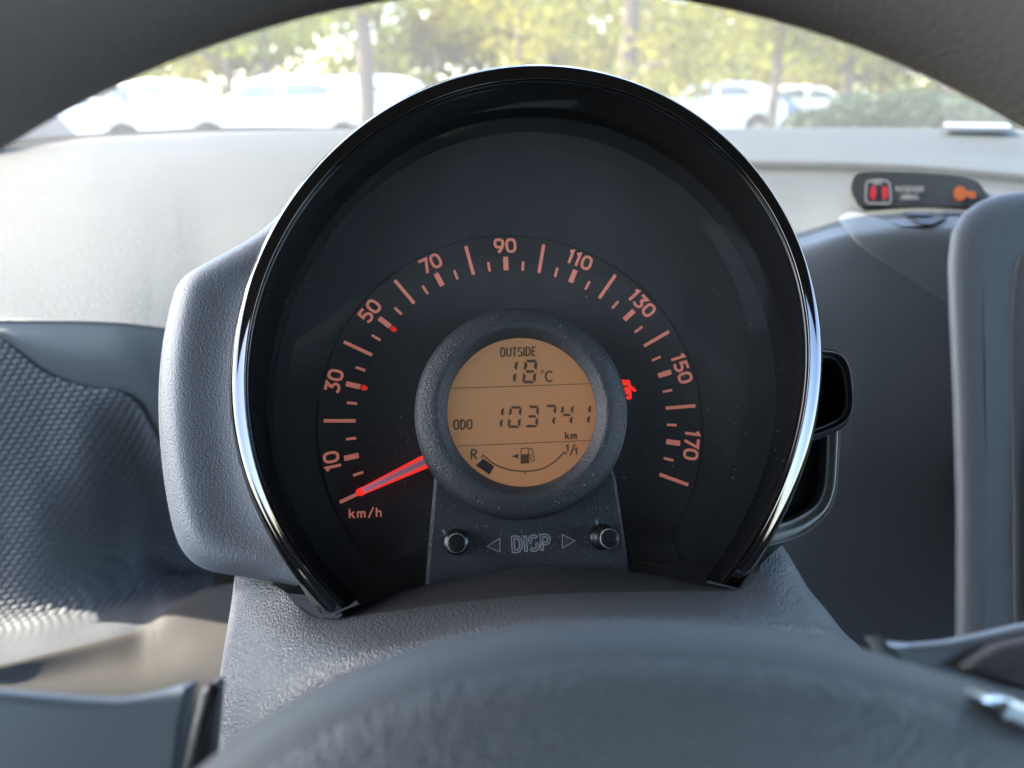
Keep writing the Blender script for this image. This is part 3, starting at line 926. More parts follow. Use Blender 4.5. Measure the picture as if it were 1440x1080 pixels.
# ------------------------------------------------------------------ dashboard
def sstep(a, b, x):
    t = np.clip((x - a) / (b - a), 0, 1); return t * t * (3 - 2 * t)
dash = thing('dashboard', 'sunlit grey plastic dashboard stretching under the windscreen', 'dashboard', (0, .6, .9))
lcols = [-420, -200, -60, 0, 60, 120, 165, 195, 215, 240, 300, 420, 560, 720]
def lrow(f): return [atY(px, *f(px)) for px in lcols]
def ip(xs, ys): return lambda px: float(np.interp(px, xs, ys))
far_y = ip([-420, 0, 120, 300, 480, 720], [232, 203, 192, 187, 184, 182])
seam_y = ip([-420, -200, 0, 60, 120, 165, 195, 215, 240, 300, 420, 720], [330, 390, 482, 528, 550, 557, 576, 610, 650, 700, 720, 720])
seam_Y = ip([-420, 120, 165, 195, 215, 240, 300, 720], [.470, .470, .471, .474, .479, .486, .496, .52])
crest_y = ip([-420, 0, 120, 165, 195, 240, 300, 720], [440, 446, 448, 450, 453, 460, 470, 480])
crest_Y = ip([-420, 165, 240, 300, 420, 720], [.470, .470, .473, .478, .53, .58])
rowsL = [
 lrow(lambda p: (far_y(p) - 1.5, 1.02)), lrow(lambda p: (far_y(p) + 1.0, .96)),
 lrow(lambda p: (far_y(p) + 26, .86)), lrow(lambda p: (lerp(far_y(p), crest_y(p), .35), .74)),
 lrow(lambda p: (lerp(far_y(p), crest_y(p), .66), .62)), lrow(lambda p: (crest_y(p) - 22, crest_Y(p) + .035)),
 lrow(lambda p: (crest_y(p), crest_Y(p))), lrow(lambda p: (crest_y(p) + 9, crest_Y(p) - .002)),
 lrow(lambda p: (lerp(crest_y(p) + 9, seam_y(p), .5), (crest_Y(p) - .010 + seam_Y(p)) / 2)), lrow(lambda p: (seam_y(p), seam_Y(p))),
]
G = dense(np.array(rowsL), 110, 130)
X_, Y_, Z_ = G[..., 0], G[..., 1], G[..., 2]
xb = -.205 + .12 * np.clip(Y_ - .62, 0, .4)
dd = np.clip(X_ - xb, -.06, .10)
G[..., 2] -= .72 * (np.sqrt(dd ** 2 + .008 ** 2) + dd) / 2 * sstep(.90, .70, Y_)
ct = int(109 * 6.25 / 9)
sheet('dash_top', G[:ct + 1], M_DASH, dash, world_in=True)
sheet('crest_front', G[ct:], M_DASH_SKYLIT, dash, world_in=True)  # cut from the dash top sheet to carry the skylight tint
# woven side panel: its relief is real geometry
rec_ = ip([-420, 150, 175, 205, 240, 300, 720], [0, 0, .008, .028, .042, .05, .055])
r4Y = ip([-420, 0, 100, 200, 250, 320, 720], [.43, .442, .452, .482, .498, .513, .54])
r5Y = ip([-420, 0, 100, 200, 250, 320, 720], [.36, .405, .425, .457, .473, .49, .52])
edgeY = ip([-420, 0, 100, 200, 250, 320, 720], [.25, .345, .385, .425, .445, .465, .50])
wrows = [
 lrow(lambda p: (seam_y(p), seam_Y(p))),
 lrow(lambda p: (seam_y(p) + 3, seam_Y(p) - .004 + .1 * rec_(p))),
 lrow(lambda p: (lerp(seam_y(p), 860, .33), seam_Y(p) - .003 + .8 * rec_(p + 35))),
 lrow(lambda p: (lerp(seam_y(p), 860, .66), seam_Y(p) - .009 + .85 * rec_(p + 75))),
 lrow(lambda p: (float(np.interp(p, [-420, 0, 120, 240, 720], [880, 862, 842, 815, 800])), r4Y(p))),
 lrow(lambda p: (float(np.interp(p, [-420, 0, 120, 240, 720], [925, 905, 880, 838, 812])), r5Y(p))),
 lrow(lambda p: (float(np.interp(p, [-420, 0, 100, 200, 250, 320, 720], [960, 935, 912, 886, 848, 818, 815])), edgeY(p))),
]
i0, i1 = 2, 11
NW, MWc = 720, 400
Gw = dense(np.array([r[i0:i1] for r in wrows]), NW, MWc)
# arc-length coordinates for the relief
du = np.linalg.norm(np.diff(Gw, axis=1), axis=2); dv = np.linalg.norm(np.diff(Gw, axis=0), axis=2)
U = np.concatenate([np.zeros((NW, 1)), np.cumsum(du, 1)], 1).mean(0)[None, :].repeat(NW, 0)
Vv = np.concatenate([np.zeros((1, MWc)), np.cumsum(dv, 0)], 0).mean(1)[:, None].repeat(MWc, 1)
U = Gw[..., 0] + 0.0; Vv = -Gw[..., 2] - .9 * np.minimum(Gw[..., 1], .445) + .10 * Gw[..., 0]
pu, pv = .0062, .0036
rowi = np.floor(Vv / pv)
fu = (U + (rowi % 2) * pu / 2) / pu % 1.0
fv = Vv / pv % 1.0
bumpw = np.clip(np.sin(np.pi * fv), 0, 1) ** .7 * np.clip(np.sin(np.pi * np.clip(fu * 1.15, 0, 1)), 0, 1) ** .5
tu = np.gradient(Gw, axis=1); tv = np.gradient(Gw, axis=0)
nn = np.cross(tu, tv); nn /= np.linalg.norm(nn, axis=2)[..., None]
if nn[..., 1].mean() > 0: nn = -nn
Gw = Gw + nn * (bumpw * (.0011 - .00102 * sstep(.66, .85, np.linspace(0, 1, NW))[:, None]))[..., None]
sheet('woven_panel', Gw, M_WEAVE, dash, world_in=True)
krow = [
 lrow(lambda p: (float(np.interp(p, [-420, 0, 100, 200, 250, 320, 720], [958, 933, 910, 884, 846, 816, 813])), edgeY(p) + .003)),
 lrow(lambda p: (float(np.interp(p, [-420, 0, 100, 200, 250, 320, 720], [962, 938, 915, 890, 853, 824, 820])), edgeY(p) - .006)),
 lrow(lambda p: (float(np.interp(p, [-420, 0, 200, 320, 720], [985, 962, 925, 880, 880])), float(np.interp(p, [-420, 0, 200, 320, 720], [.24, .330, .395, .430, .47])))),
 lrow(lambda p: (float(np.interp(p, [-420, 0, 200, 320, 720], [1020, 1000, 985, 970, 970])), float(np.interp(p, [-420, 0, 200, 320, 720], [.22, .310, .350, .378, .43])))),
 lrow(lambda p: (1130, float(np.interp(p, [-420, 0, 320, 720], [.19, .27, .33, .38])))), lrow(lambda p: (1240, float(np.interp(p, [-420, 0, 320, 720], [.17, .245, .30, .35])))),
]
sheet('knee_panel', dense(np.array(krow), 40, 70), M_LOWER, dash, world_in=True)

# right half
rcols = [700, 900, 1000, 1060, 1120, 1180, 1240, 1300, 1360, 1440, 1560, 1750]
def rrow(f): return [atY(px, *f(px)) for px in rcols]
lip_y = ip([700, 1060, 1200, 1320, 1440, 1750], [226, 224, 226, 232, 243, 275])
shelf_y = ip([700, 1060, 1130, 1200, 1300, 1440, 1750], [345, 340, 328, 306, 300, 305, 330])
rowsR = [
 rrow(lambda p: (180.0 + max(0, (p - 1200)) * .012, 1.02)), rrow(lambda p: (182.5 + max(0, (p - 1200)) * .012, .96)),
 rrow(lambda p: (lip_y(p) - 22, .84)), rrow(lambda p: (lip_y(p) - 8, .76)), rrow(lambda p: (lip_y(p) - 1, .715)), rrow(lambda p: (lip_y(p) + 2.5, .704)),
 rrow(lambda p: (lip_y(p) + 8, .700)), rrow(lambda p: (lip_y(p) + 19, .694)), rrow(lambda p: (lip_y(p) + 30, .672)),
 rrow(lambda p: (lerp(lip_y(p) + 30, shelf_y(p), .55), .60)), rrow(lambda p: (shelf_y(p), .530)), rrow(lambda p: (shelf_y(p) + 12, .508)), rrow(lambda p: (shelf_y(p) + 40, .492)),
 rrow(lambda p: (480, .470)), rrow(lambda p: (620, .455)), rrow(lambda p: (760, .46)), rrow(lambda p: (920, .48)), rrow(lambda p: (1150, .50)),
]
G = dense(np.array(rowsR), 190, 120)
cut = int(190 * 10.6 / 17)
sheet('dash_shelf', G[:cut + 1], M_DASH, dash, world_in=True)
sheet('dash_front_panel', G[cut:], M_DASH_SKYLIT, dash, world_in=True)

M_HOODC = plastic('hood_plastic', (.105, .12, .12), .55, 1400, .0002, .45, 'leather')
_q = (G.reshape(-1, 3) - CAM)
_d = _q[:, 1] * C20 - _q[:, 2] * S20
_px = 720 + F * _q[:, 0] / _d
_py = 540 - F * (_q[:, 1] * S20 + _q[:, 2] * C20) / _d
def panel_depth(x, y):
    k = np.argsort((_px - x) ** 2 + (_py - y) ** 2)[:4]
    w = 1 / (1 + (_px[k] - x) ** 2 + (_py[k] - y) ** 2)
    return float((_d[k] * w).sum() / w.sum())
# raised centre hood with its vent under the display
hood = [(1180, 306), (1186, 318), (1210, 346), (1250, 374), (1290, 398), (1336, 426), (1352, 428), (1400, 400), (1400, 300), (1345, 300), (1318, 315), (1300, 322), (1268, 318), (1225, 303), (1200, 298)]
hp = smooth_outline(np.array(hood, float), 90)
hp = hp * (1, -1)
hq = hp * (1, -1); hc = np.array([1285., 352.])
Gh = []
for k_, off in [(x, .0028) for x in np.linspace(.02, .97, 12)] + [(.985, .0024), (1.0, .0010), (1.004, -.002)]:
    Gh.append([at(*(hc + (p - hc) * k_), panel_depth(*(hc + (p - hc) * k_)) - off) for p in np.vstack([hq, hq[:1]])])
sheet('centre_hood', np.array(Gh), M_HOODC, dash, world_in=True)
# vent
M_SLOT = flat('vent_dark', (.02, .026, .028), .6)
vent = [(1196, 291), (1392, 291), (1400, 298), (1345, 303), (1312, 318), (1268, 318), (1228, 304)]
slab('vent_tray', np.array(vent, float) * (1, -1), -.004, .005, M_CONS, dash, r=0, fmap=lambda x, y, z: at(x, -y, panel_depth(x, -y) - z), world_in=True)
for a, b_, c, d in (((1270, 298), (1310, 298), (1308, 303), (1276, 303)), ((1325, 297), (1368, 297), (1352, 302), (1327, 302)), ((1284, 307), (1330, 306), (1312, 315), (1296, 315))):
    slab('vent_slot', np.array((a, b_, c, d), float) * (1, -1), 0, .0085, M_SLOT, dash, fmap=lambda x, y, z: at(x, -y, panel_depth(x, -y) - z), world_in=True)

# ------------------------------------------------------------------ warning display under the crest
DD = .552
disp = thing('airbag_display', 'dark strip display with red seat symbol and amber key under the dash crest', 'display', at(1290, 265, DD))
def dm(x, y, z): return at(x, -y, DD - z)
op = np.array([(1203, 246), (1222, 242), (1280, 243), (1340, 247), (1372, 254), (1384, 268), (1387, 289), (1300, 291), (1215, 289), (1202, 280), (1197, 264)], float) * (1, -1)
slab('display_face', smooth_outline(op, 70), -.10, .004, plastic('display_plastic', (.024, .026, .026), .4, 0), disp, r=.0015, steps=3, fmap=dm, world_in=True)
def dpoly(name, pl, mat, z=.0045):
    V = [dm(x, -y, z) for x, y in pl]
    return mesh(name, V, [tuple(range(len(V)))], mat, disp, smooth=False, world_in=True)
def dstroke(name, sts, w, mat, z=.0046):
    V, Fc = [], []
    for k, (p, c) in enumerate(sts):
        v, f = stroke(p, w, c); o = len(V)
        V += [dm(x, -y, z + k * 1e-5) for x, y in v]; Fc += [tuple(i + o for i in q_) for q_ in f]
    return mesh(name, V, Fc, mat, disp, smooth=False, world_in=True)
sq = round_poly([(1218, 256), (1230, 253), (1242, 253), (1251, 256), (1253, 283), (1250, 286), (1222, 286), (1217, 283)], 4, 3)
dstroke('icon_frame', [(sq, True)], 2.6, M_WHITEPRINT)
for pts in (((1225, 263), (1231, 262), (1232, 270), (1230, 281), (1226, 281), (1223, 273)), ((1240, 270), (1241, 262), (1247, 262), (1249, 273), (1245, 281), (1242, 281))):
    dpoly('seat_icon', pts, M_REDPRINT, .0047)
def dtext(name, s, x, y, h, sw, mat, sx=1.0):
    for V2, Fc, L in glyphs(s, h, sw, .14, sx):
        V = [dm(x + a, -(y - b_), .0047 + l * 1e-5) for (a, b_), l in zip(V2, L)]
        mesh(name, V, Fc, mat, disp, smooth=False, world_in=True)
dtext('off_letter', 'OFF', 1234.5, 257, 6.5, 1.6, M_WHITEPRINT)
dtext('passenger_letter', 'PASSENGER', 1279, 266, 7.5, 1.7, M_WHITEPRINT, .78)
dtext('airbag_letter', 'AIRBAG', 1279, 277, 7, 1.7, M_WHITEPRINT, .85)
key = [(1342 + 9.5 * math.cos(t) + 8, 272 + 10.5 * math.sin(t)) for t in np.linspace(.35, 2 * math.pi - .35, 22)] + [(1372, 269), (1372, 279), (1364, 279)]
dpoly('key_icon', key, M_AMBER, .0047)

# ------------------------------------------------------------------ centre console column
con = thing('centre_console', 'tall grey centre console with a rounded top and dark recessed front', 'console', at(1440, 600, .40))
cp = [(1340, 1400), (1343, 800), (1343, 700), (1339, 560), (1334, 440), (1332, 370), (1337, 328), (1352, 302), (1376, 284), (1404, 274), (1440, 269), (1560, 262), (1760, 262), (1760, 1400)]
cpo = smooth_outline(np.array(cp, float), 120) * (1, -1)
cpo = np.array(round_poly([np.array(p) * (1, -1) for p in cp], [0, 8, 8, 8, 8, 8, 8, 8, 8, 8, 8, 20, 20, 0], 3))
def px_slab(name, pts, d0_, d1_, rpx, rd, mat, parent, steps=5, tilt=0.0):
    """outline in photo pixels at its own distance, given real depth and a rounded front"""
    P_ = ccw(np.array(pts, float) * (1, -1)); n = len(P_)
    rings = [(P_, d0_)]
    for k in range(steps + 1):
        a = k / steps * math.pi / 2
        rings.append((offset2d(P_, rpx * (1 - math.cos(a))), d1_ + rd * (1 - math.sin(a))))
    V = [at(x, -y, d + tilt * (-y - 600) / 400) for Q, d in rings for x, y in Q]
    Fc = gfaces(len(rings), n, True); Fc.append(tuple(range((len(rings) - 1) * n, len(rings) * n)))
    return fix(mesh(name, V, Fc, mat, parent, world_in=True), 50)
px_slab('console_body', cpo * (1, -1), .50, .400, 46, .0085, M_CONS, con, steps=6, tilt=-.03)
rp_ = round_poly([(1426, 1390), (1423, 700), (1419, 520), (1420, 430), (1430, 352), (1480, 332), (1760, 330), (1750, 1390)], [0, 8, 8, 30, 30, 30, 0, 0], 4)
px_slab('console_recess', rp_, .44, .3985, 12, .002, M_RADIO, con, steps=5, tilt=-.03)

# ------------------------------------------------------------------ windscreen, pillars, cabin around
ws = thing('windscreen', 'clear windscreen with a dusty film above the dashboard', 'windscreen', (0, 1.0, 1.0))
g_ = np.array([[(-.80, .86, .955), (-.4, .97, .985), (0, 1.0, .995), (.5, 1.0, .995), (1.1, .90, .96)],
               [(-.72, .62, 1.19), (-.4, .70, 1.20), (0, .72, 1.205), (.5, .71, 1.20), (1.0, .64, 1.18)],
               [(-.62, .36, 1.40), (-.3, .43, 1.42), (.1, .45, 1.43), (.5, .43, 1.42), (.9, .38, 1.40)]])
sheet('glass_pane', dense(g_, 14, 24), M_WSCREEN, ws, world_in=True)
band = np.array([[(-.82, .850, .925), (-.4, .985, .965), (0, 1.015, .985), (.5, 1.015, .985), (1.1, .92, .94)],
                 [(-.82, .856, .985), (-.4, .978, 1.0175), (0, 1.008, 1.0135), (.5, 1.008, 1.012), (1.1, .91, .968)]])
sheet('black_edge', dense(band, 4, 24), M_DARKTRIM, ws, world_in=True)
cab = thing('car_cabin', 'car cabin', None, (0, 0, 1.0), kind='structure')
del cab['label']
def quadbox(name, lo, hi, mat, par=cab):
    (x0, y0, z0), (x1, y1, z1) = lo, hi
    V = [(x, y, z) for x in (x0, x1) for y in (y0, y1) for z in (z0, z1)]
    return mesh(name, V, [(0, 1, 3, 2), (4, 6, 7, 5), (0, 4, 5, 1), (2, 3, 7, 6), (0, 2, 6, 4), (1, 5, 7, 3)], mat, par, smooth=False, world_in=True)
M_DOOR = flat('door_plastic', (.06, .06, .062), .6, .3)
M_UNSEEN_ROOF = flat('unseen_roof_cloth', (.24, .235, .225), .9, .1)
M_SEAT = flat('seat_cloth', (.04, .04, .045), .9, .1)
M_CARPET = flat('carpet', (.03, .03, .03), 1, 0)
quadbox('unseen_roof', (-.68, -1.6, 1.43), (1.02, .605, 1.46), M_UNSEEN_ROOF)  # unseen, front edge set forward for the shade it casts
quadbox('floor', (-.8, -1.9, .28), (1.2, 1.1, .32), M_CARPET)
quadbox('door', (-.74, -1.0, .32), (-.66, .80, .935), M_DOOR)
quadbox('door', (1.08, -1.0, .32), (1.16, .80, .935), M_DOOR)
quadbox('rear_side', (-.74, -1.9, .32), (-.66, -1.0, 1.43), M_DOOR)
quadbox('rear_side', (1.08, -1.9, .32), (1.16, -1.0, 1.43), M_DOOR)
quadbox('bulkhead', (-.74, .98, .32), (1.16, 1.02, .93), M_CARPET)
quadbox('tailgate', (-.7, -1.92, .32), (1.1, -1.88, 1.0), M_DOOR)
quadbox('seat_back', (-.28, -.62, .45), (.26, -.48, 1.12), M_SEAT)
quadbox('headrest', (-.13, -.62, 1.14), (.13, -.52, 1.32), M_SEAT)
quadbox('seat_back', (.42, -.62, .45), (.96, -.48, 1.12), M_SEAT)
quadbox('seat_base', (-.28, -.5, .45), (.26, -.02, .60), M_SEAT)
# pillar foot at the driver's side corner of the windscreen
pil = thing('windscreen_pillar', 'pale trim at the foot of the windscreen pillar beside the dashboard', 'pillar trim', atY(60, 185, .86))
pf = [[atY(-240, 228, .90), atY(-100, 216, .92), atY(20, 207, .94), atY(118, 198, .955)], [atY(-240, 160, .90), atY(-110, 160, .92), atY(2, 172, .94), atY(97, 180, .955)],
      [atY(-240, 60, .90), atY(-120, 84, .92), atY(-14, 130, .94), atY(78, 160, .955)]]
Gp = np.array(pf, float)
sheet('pillar_trim', dense(Gp, 14, 14), M_TRIM, pil, world_in=True, thick=.012)
# sheet of paper lying at the far edge of the dash
pa = [atY(1326, 182, .93), atY(1422, 183.5, .93), atY(1418, 177.5, .965), atY(1328, 176, .965)]
pm = [p + np.array((0, 0, .003)) for p in pa]
slip = mesh('paper_slip', pa + pm, [(4, 5, 6, 7), (0, 1, 5, 4), (1, 2, 6, 5), (2, 3, 7, 6), (3, 0, 4, 7)], M_PAPER, None, smooth=False)
tag(slip, 'pale slip of paper lying against the foot of the windscreen', 'paper')

# dust flecks on the lens foot, plinth and lip
V, Fc = [], []
def fleck(p, s):
    o = len(V)
    a = rng.uniform(0, 2 * math.pi); l = s * rng.choice([1, 1, 1, 1.6, 3.5], p=[.4, .3, .15, .11, .04]); w = s * .6
    c, sn = math.cos(a), math.sin(a)
    for dx, dy, dz in ((-l, -w, 0), (l, -w, 0), (l, w, 0), (-l, w, 0), (0, 0, s * .8)):
        V.append((p[0] + dx * c - dy * sn, p[1] + dx * sn + dy * c, p[2] + dz))
    for k in range(4): Fc.append((o + k, o + (k + 1) % 4, o + 4))
for _ in range(210):
    px, py = rng.uniform(600, 880), rng.uniform(700, 790)
    if math.hypot(px - 735, py - 577) > 165: fleck(ray(px, py, WP + .0002), rng.uniform(.00005, .00013))
for _ in range(130):
    a = rng.uniform(0, 2 * math.pi); r = rng.uniform(.0268, .031)
    fleck((BC[0] + r * math.cos(a), BC[1] + r * math.sin(a), .0299 if r < .0284 else .0294), rng.uniform(.00006, .00014))
lg = lens_grid()
for _ in range(200):
    i, j = rng.integers(0, 13), int(np.clip(rng.choice([rng.integers(0, 119), rng.integers(0, 18), rng.integers(100, 119)]), 0, 118))
    fleck(lg[i, j] + (lg[i + 1, j + 1] - lg[i, j]) * rng.uniform(0, 1) + (0, 0, .0003), rng.uniform(.00005, .00014))
for _ in range(220):
    px = rng.uniform(520, 1010); py = float(np.interp(px, [520, 727, 796, 1010], [852, 803, 801, 824])) + abs(rng.normal(0, 14))
    fleck(ray(px, py, .0355), rng.uniform(.00006, .00014)) if False else None
dust = mesh('dust', V, Fc, flat('dust', (.5, .49, .46), .9, .1), None, smooth=False)
dust.matrix_world = MG
tag(dust, 'fine pale dust flecks on the clear lens and black plinth', 'dust', kind='stuff')

# ------------------------------------------------------------------ outside
M_ASPH = flat('asphalt', (.07, .068, .062), .9, .2)
gr = mesh('ground', [(-200, -60, 0), (200, -60, 0), (200, 300, 0), (-200, 300, 0)], [(0, 1, 2, 3)], M_ASPH, None, smooth=False)
tag(gr, kind='structure')
M_VERGE = flat('dry_grass', (.13, .12, .05), .95, .1)
vg = mesh('verge', [(-60, 15, .05), (60, 15, .05), (60, 80, .05), (-60, 80, .05)], [(0, 1, 2, 3)], M_VERGE, None, smooth=False)
tag(vg, kind='structure')
M_CAR = plastic('white_paint', (.80, .80, .79), .25, 0, 0, .5, var=.02, coat=.6)
M_CARB = plastic('blue_paint', (.10, .17, .25), .25, 0, 0, .5, var=.02, coat=.6)
M_CARS = plastic('silver_paint', (.45, .46, .46), .3, 0, 0, .5, var=.02, coat=.6)
M_CGLASS = flat('car_glass', (.16, .175, .17), .08, .8)
M_TYRE = flat('tyre', (.02, .02, .02), .9)
M_HUBCAP = flat('hubcap', (.4, .4, .4), .35, .5, .8)
M_LAMP = flat('lamp', (.6, .55, .5), .2, .6)
def car(x, y, face, mat, label, L=3.9, H=1.46, group='cars parked across from the windscreen'):
    """hatchback seen from the side, its nose towards -x when face = 1"""
    t = thing('parked_car', label, 'car', (x, y, 0), group=group)
    k = L / 3.9
    def sx(p): return [(face * q[0] * k, q[1] * H / 1.46) for q in p]
    body = sx([(-1.95, .32), (-1.97, .55), (-1.90, .74), (-1.72, .86), (-1.0, .98), (-.4, 1.0), (.9, 1.0), (1.75, 1.02), (1.92, .92), (1.95, .6), (1.92, .32), (1.62, .28),
               (1.60, .44), (1.50, .60), (1.32, .68), (1.10, .66), (.95, .52), (.90, .28), (-.85, .28), (-.90, .48), (-1.02, .62), (-1.22, .69), (-1.42, .63), (-1.54, .48), (-1.57, .28)])
    def ex(name, P2, w, m, inset=0.0, zt=None, rr=.05):
        P2 = ccw(P2); n = len(P2)
        rings = [(offset2d(P2, rr), -w), (P2, -w + rr), (P2, w - rr), (offset2d(P2, rr), w)]
        Vv_ = []
        for Q, d in rings:
            for a, b_ in Q:
                tap = 1 - inset * np.clip((b_ - .95) / .5, 0, 1)
                Vv_.append((a, d * tap, b_))
        Fc_ = gfaces(4, n, True); Fc_.append(tuple(range(n - 1, -1, -1))); Fc_.append(tuple(range(3 * n, 4 * n)))
        return fix(mesh(name, Vv_, Fc_, m, t), 35)
    ex('body', body, .82, mat)
    roof = sx([(-1.05, .95), (-.42, 1.36), (-.2, 1.43), (.4, 1.46), (1.1, 1.42), (1.5, 1.32), (1.80, .96)])
    ex('cabin', roof, .80, mat, .16, rr=.04)
    for sd_ in (-1, 1):
        for P2 in (sx([(-.80, 1.06), (-.38, 1.31), (.08, 1.34), (.08, 1.07)]), sx([(.20, 1.07), (.20, 1.345), (.75, 1.34), (.96, 1.27), (1.06, 1.12)])):
            V_ = [(a, sd_ * (.808 * (1 - .16 * np.clip((b_ - .95) / .5, 0, 1))), b_) for a, b_ in P2]
            V_ += [(a, v * .97, b_) for a, v, b_ in V_]
            n = len(P2)
            mesh('window', V_, [tuple(range(n))] + [(i, (i + 1) % n, (i + 1) % n + n, i + n) for i in range(n)], M_CGLASS, t, smooth=False)
    wsq = sx([(-1.00, 1.0), (-.50, 1.33)])
    mesh('windscreen', [(wsq[0][0] - face * .02, -.68, wsq[0][1]), (wsq[0][0] - face * .02, .68, wsq[0][1]), (wsq[1][0] - face * .02, .6, wsq[1][1]), (wsq[1][0] - face * .02, -.6, wsq[1][1])], [(0, 1, 2, 3)], M_CGLASS, t, smooth=False)
    for wx in (-1.22, 1.28):
        for sd_ in (-1, 1):
            T = Matrix.Translation(Vector((face * wx * k, sd_ * .70, .31))) @ Matrix.Rotation(math.radians(90 * -sd_), 4, 'X')
            wh = lathe('wheel', [(.19, .09), (.27, .10), (.31, .07), (.31, -.07), (.27, -.1)], M_TYRE, t, 24, M=T)
            lathe('hubcap', [(.01, .075), (.15, .085), (.195, .09)], M_HUBCAP, wh, 20, M=T)
    for sd_ in (-1, 1):
        T = Matrix.Translation(Vector((face * -1.86 * k, sd_ * .62, .74))) @ Matrix.Rotation(math.radians(-90 * face), 4, 'Y')
        lathe('headlight', [(.01, .05), (.07, .045), (.10, .0), (.10, -.08)], M_LAMP, t, 16, M=T)
    return t
car(-4.25, 15.6, 1, M_CAR, 'white hatchback parked side-on behind the pod, nose beside the other white car')
car(-8.38, 15.9, -1, M_CAR, 'white car whose bonnet points at the white hatchback, near the pillar', 3.9, 1.40)
car(5.2, 22.5, 1, M_CAR, 'white car parked under the trees beside the dark hedge', 4.0, 1.5)
car(8.9, 25.5, -1, M_CAR, 'white car mostly behind the dark round hedge', 4.2, 1.45)
car(6.4, 24.4, 1, M_CARB, 'dark blue car half hidden behind the white car by the hedge', 3.8, 1.25)
car(2.2, 27.0, 1, M_CARS, 'silver car far back under the trees above the pod', 4.2, 1.5)
car(-4.0, 21.0, 1, M_CAR, 'white estate car standing half hidden behind the white hatchback', 4.4, 1.62)
car(-9.8, 22.0, 1, M_CAR, 'white car far off between trunks near the pillar', 4.2, 1.55)

def leafmat(name, col):
    m = bpy.data.materials.new(name); m.use_nodes = True
    nt = m.node_tree; b = nt.nodes['Principled BSDF']; out = nt.nodes['Material Output']
    oi = N(nt, 'ShaderNodeTexNoise', i_Scale=.9, i_Detail=3.0)
    nt.links.new(coords(nt), oi.inputs['Vector'])
    mx = N(nt, 'ShaderNodeMixRGB')
    mx.inputs[1].default_value = (*[c * .6 for c in col], 1); mx.inputs[2].default_value = (*[c * 1.5 for c in col], 1)
    nt.links.new(oi.outputs['Fac'], mx.inputs[0])
    nt.links.new(mx.outputs[0], b.inputs['Base Color']); b.inputs['Roughness'].default_value = .6; b.inputs['Specular IOR Level'].default_value = .3
    tl = N(nt, 'ShaderNodeBsdfTranslucent'); nt.links.new(mx.outputs[0], tl.inputs[0])
    ms = N(nt, 'ShaderNodeMixShader'); ms.inputs[0].default_value = .45
    nt.links.new(b.outputs[0], ms.inputs[1]); nt.links.new(tl.outputs[0], ms.inputs[2]); nt.links.new(ms.outputs[0], out.inputs['Surface'])
    return m
LEAF = [leafmat('leaf_yellow_green', (.22, .20, .016)), leafmat('leaf_mid_green', (.15, .175, .016)), leafmat('leaf_olive', (.19, .175, .020)), leafmat('leaf_dark', (.03, .058, .022))]
M_BARK = plastic('bark', (.13, .105, .08), .9, 60, .01, .1, 'noise')
def leaves(name, blobs, n, size, mat, parent):
    """leaf-sized faces spread through ellipsoid clumps"""
    w = np.array([b[3] * b[4] for b in blobs]); w = w / w.sum()
    idx = rng.choice(len(blobs), n, p=w)
    B = np.array(blobs)[idx]
    d = rng.normal(size=(n, 3)); d /= np.linalg.norm(d, axis=1)[:, None]
    r = rng.uniform(.15, 1, n) ** .45
    c = B[:, :3] + d * r[:, None] * np.stack([B[:, 3], B[:, 3], B[:, 4]], 1)
    a = rng.normal(size=(n, 3)); a /= np.linalg.norm(a, axis=1)[:, None]
    b_ = np.cross(a, rng.normal(size=(n, 3))); b_ /= np.linalg.norm(b_, axis=1)[:, None]
    s = size * rng.uniform(.6, 1.4, n)[:, None]
    V_ = np.stack([c - a * s, c + b_ * s * .45, c + a * s, c - b_ * s * .45], 1).reshape(-1, 3)
    return mesh(name, V_, [(4 * i, 4 * i + 1, 4 * i + 2, 4 * i + 3) for i in range(n)], mat, parent, smooth=False)
def limb(V, Fc, p, q, r0, r1, n=7):
    p, q = Vector(p), Vector(q)
    ax = (q - p).normalized(); u = ax.orthogonal().normalized(); v = ax.cross(u)
    o = len(V)
    for c, r in ((p, r0), (p.lerp(q, .5) + u * r0 * .4, (r0 + r1) / 2), (q, r1)):
        for k in range(n):
            t = 2 * math.pi * k / n; V.append(tuple(c + (u * math.cos(t) + v * math.sin(t)) * r))
    Fc += gfaces(3, n, True, o)
def tree(x, y, h, cr, base, lm, label, tr=.16, n=2600, lean=0.0):
    t = thing('tree', label, 'tree', (x, y, 0), group='trees beyond the parked cars')
    V_, F_ = [], []
    limb(V_, F_, (0, 0, -.1), (lean, .05, base + .6), tr, tr * .75, 9)
    limb(V_, F_, (lean, .05, base + .5), (lean * 1.6, 0, h * .8), tr * .75, tr * .3, 9)
    blobs = []
    for k in range(13):
        a = rng.uniform(0, 2 * math.pi); rr = cr * rng.uniform(.2, .9); z = rng.uniform(base + .2, h)
        p = (lean + rr * math.cos(a), rr * math.sin(a), z)
        s = cr * rng.uniform(.32, .55)
        blobs.append((*p, s, s * rng.uniform(.5, .8)))
        z0 = min(max(base, z - rr * .6), h * .75)
        if k < 8: limb(V_, F_, (lean, 0, z0), p, tr * .35, tr * .10, 5)
    fix(mesh('trunk', V_, F_, M_BARK, t))
    leaves('crown', blobs, n, .13, lm, t)
    return t
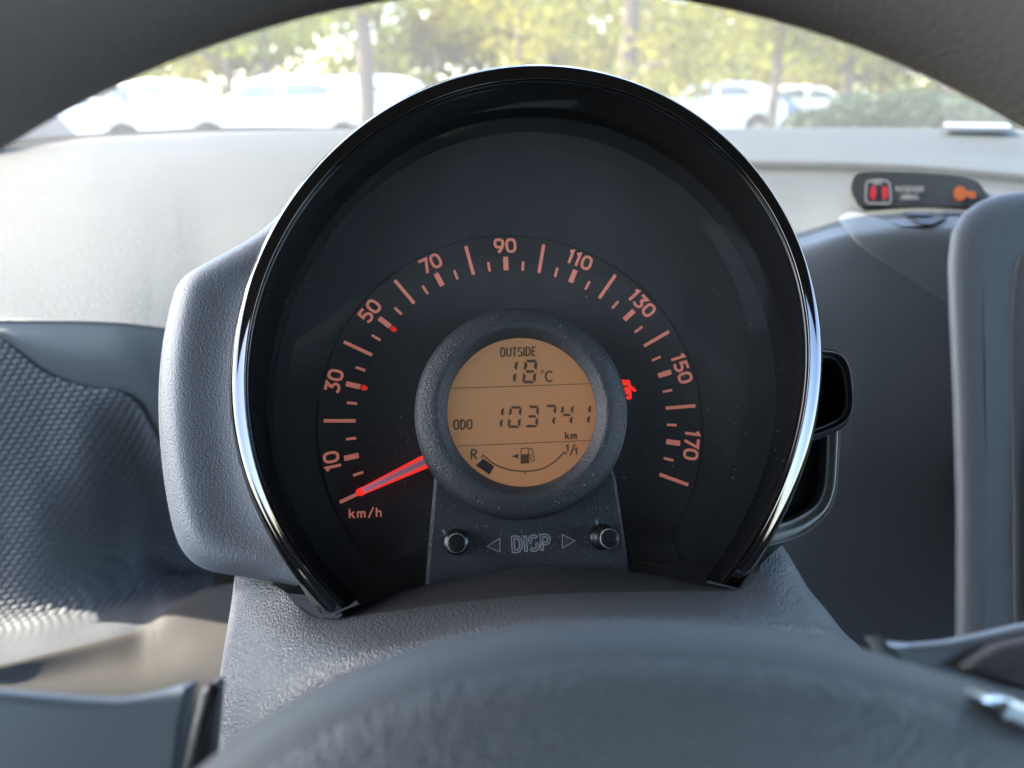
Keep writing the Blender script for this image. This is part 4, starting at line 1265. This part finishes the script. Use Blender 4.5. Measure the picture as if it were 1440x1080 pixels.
spots = [
 (-1.95, 11.0, 6.5, 2.6, 2.5, 0, 'slim bare trunk standing in front of the white hatchback beside the pod', .125, 2400),
 (-5.6, 19.0, 6.0, 2.6, 2.0, 1, 'thin tree just behind the roof of the white hatchback', .12, 2600),
 (-8.0, 16.5, 6.0, 2.3, 2.0, 2, 'brown trunked tree above the gap between two white cars', .16, 2200),
 (-9.3, 18.0, 6.0, 2.3, 1.9, 1, 'tree behind the white car nearest the pillar', .16, 2200),
 (2.75, 20.0, 7.0, 3.4, 1.6, 2, 'stout tree directly above the top of the pod', .30, 3600),
 (6.6, 21.0, 6.0, 2.7, 1.7, 0, 'tree rising behind the dark blue car', .14, 3000),
 (9.2, 23.0, 6.5, 3.0, 1.5, 1, 'leafy tree above the round dark hedge', .17, 3000),
 (12.5, 24.0, 6.5, 3.2, 1.2, 2, 'olive tree at the far side behind the hedge', .18, 3000),
 (0.2, 26.0, 7.0, 3.6, 1.4, 0, 'broad yellow green tree in the back row above the pod', .2, 3600),
 (-4.5, 29.0, 7.0, 3.8, 1.2, 1, 'bushy tree in the back row behind the slim tree', .2, 3400),
 (5.0, 31.0, 7.5, 4.0, .9, 1, 'big mid green tree in the back row behind the stout tree', .2, 3600),
 (10.5, 33.0, 7.5, 4.2, .9, 0, 'yellow green tree in the back row behind the leafy tree', .2, 3600),
 (-10.5, 31.0, 7.0, 4.0, .9, 2, 'olive tree in the back row behind the brown trunk', .2, 3200),
 (16.5, 31.0, 7.5, 4.2, .8, 1, 'wide tree in the back row beyond the hedge end', .2, 3400),
 (-16, 30.0, 7.0, 4.0, .8, 1, 'tree in the back row beyond the pillar', .2, 3000),
]
for x, y, h, cr, base, li, lab, tr, n in spots: tree(x, y, h, cr, base, LEAF[li], lab, tr, n)
hd = thing('hedge', 'round clipped dark green hedge at the edge of the car park', 'hedge', (6.5, 14.2, 0))
hb = [(-1.35, 0, .45, .55, .45), (-.6, 0, .6, .7, .55), (.3, 0, .68, .8, .55), (1.2, .1, .6, .75, .52), (1.8, .1, .5, .5, .4), (0, 0, .3, 1.4, .35)]
leaves('foliage', hb, 14000, .075, LEAF[3], hd)
wood = leaves('woodland', [(x, 46 + rng.uniform(-3, 3), rng.uniform(1.0, 7.5), 3.2, 2.2) for x in np.linspace(-34, 34, 60)], 42000, .34, LEAF[0], None)
tag(wood, 'far belt of green woodland closing off the car park', 'woodland', kind='stuff')
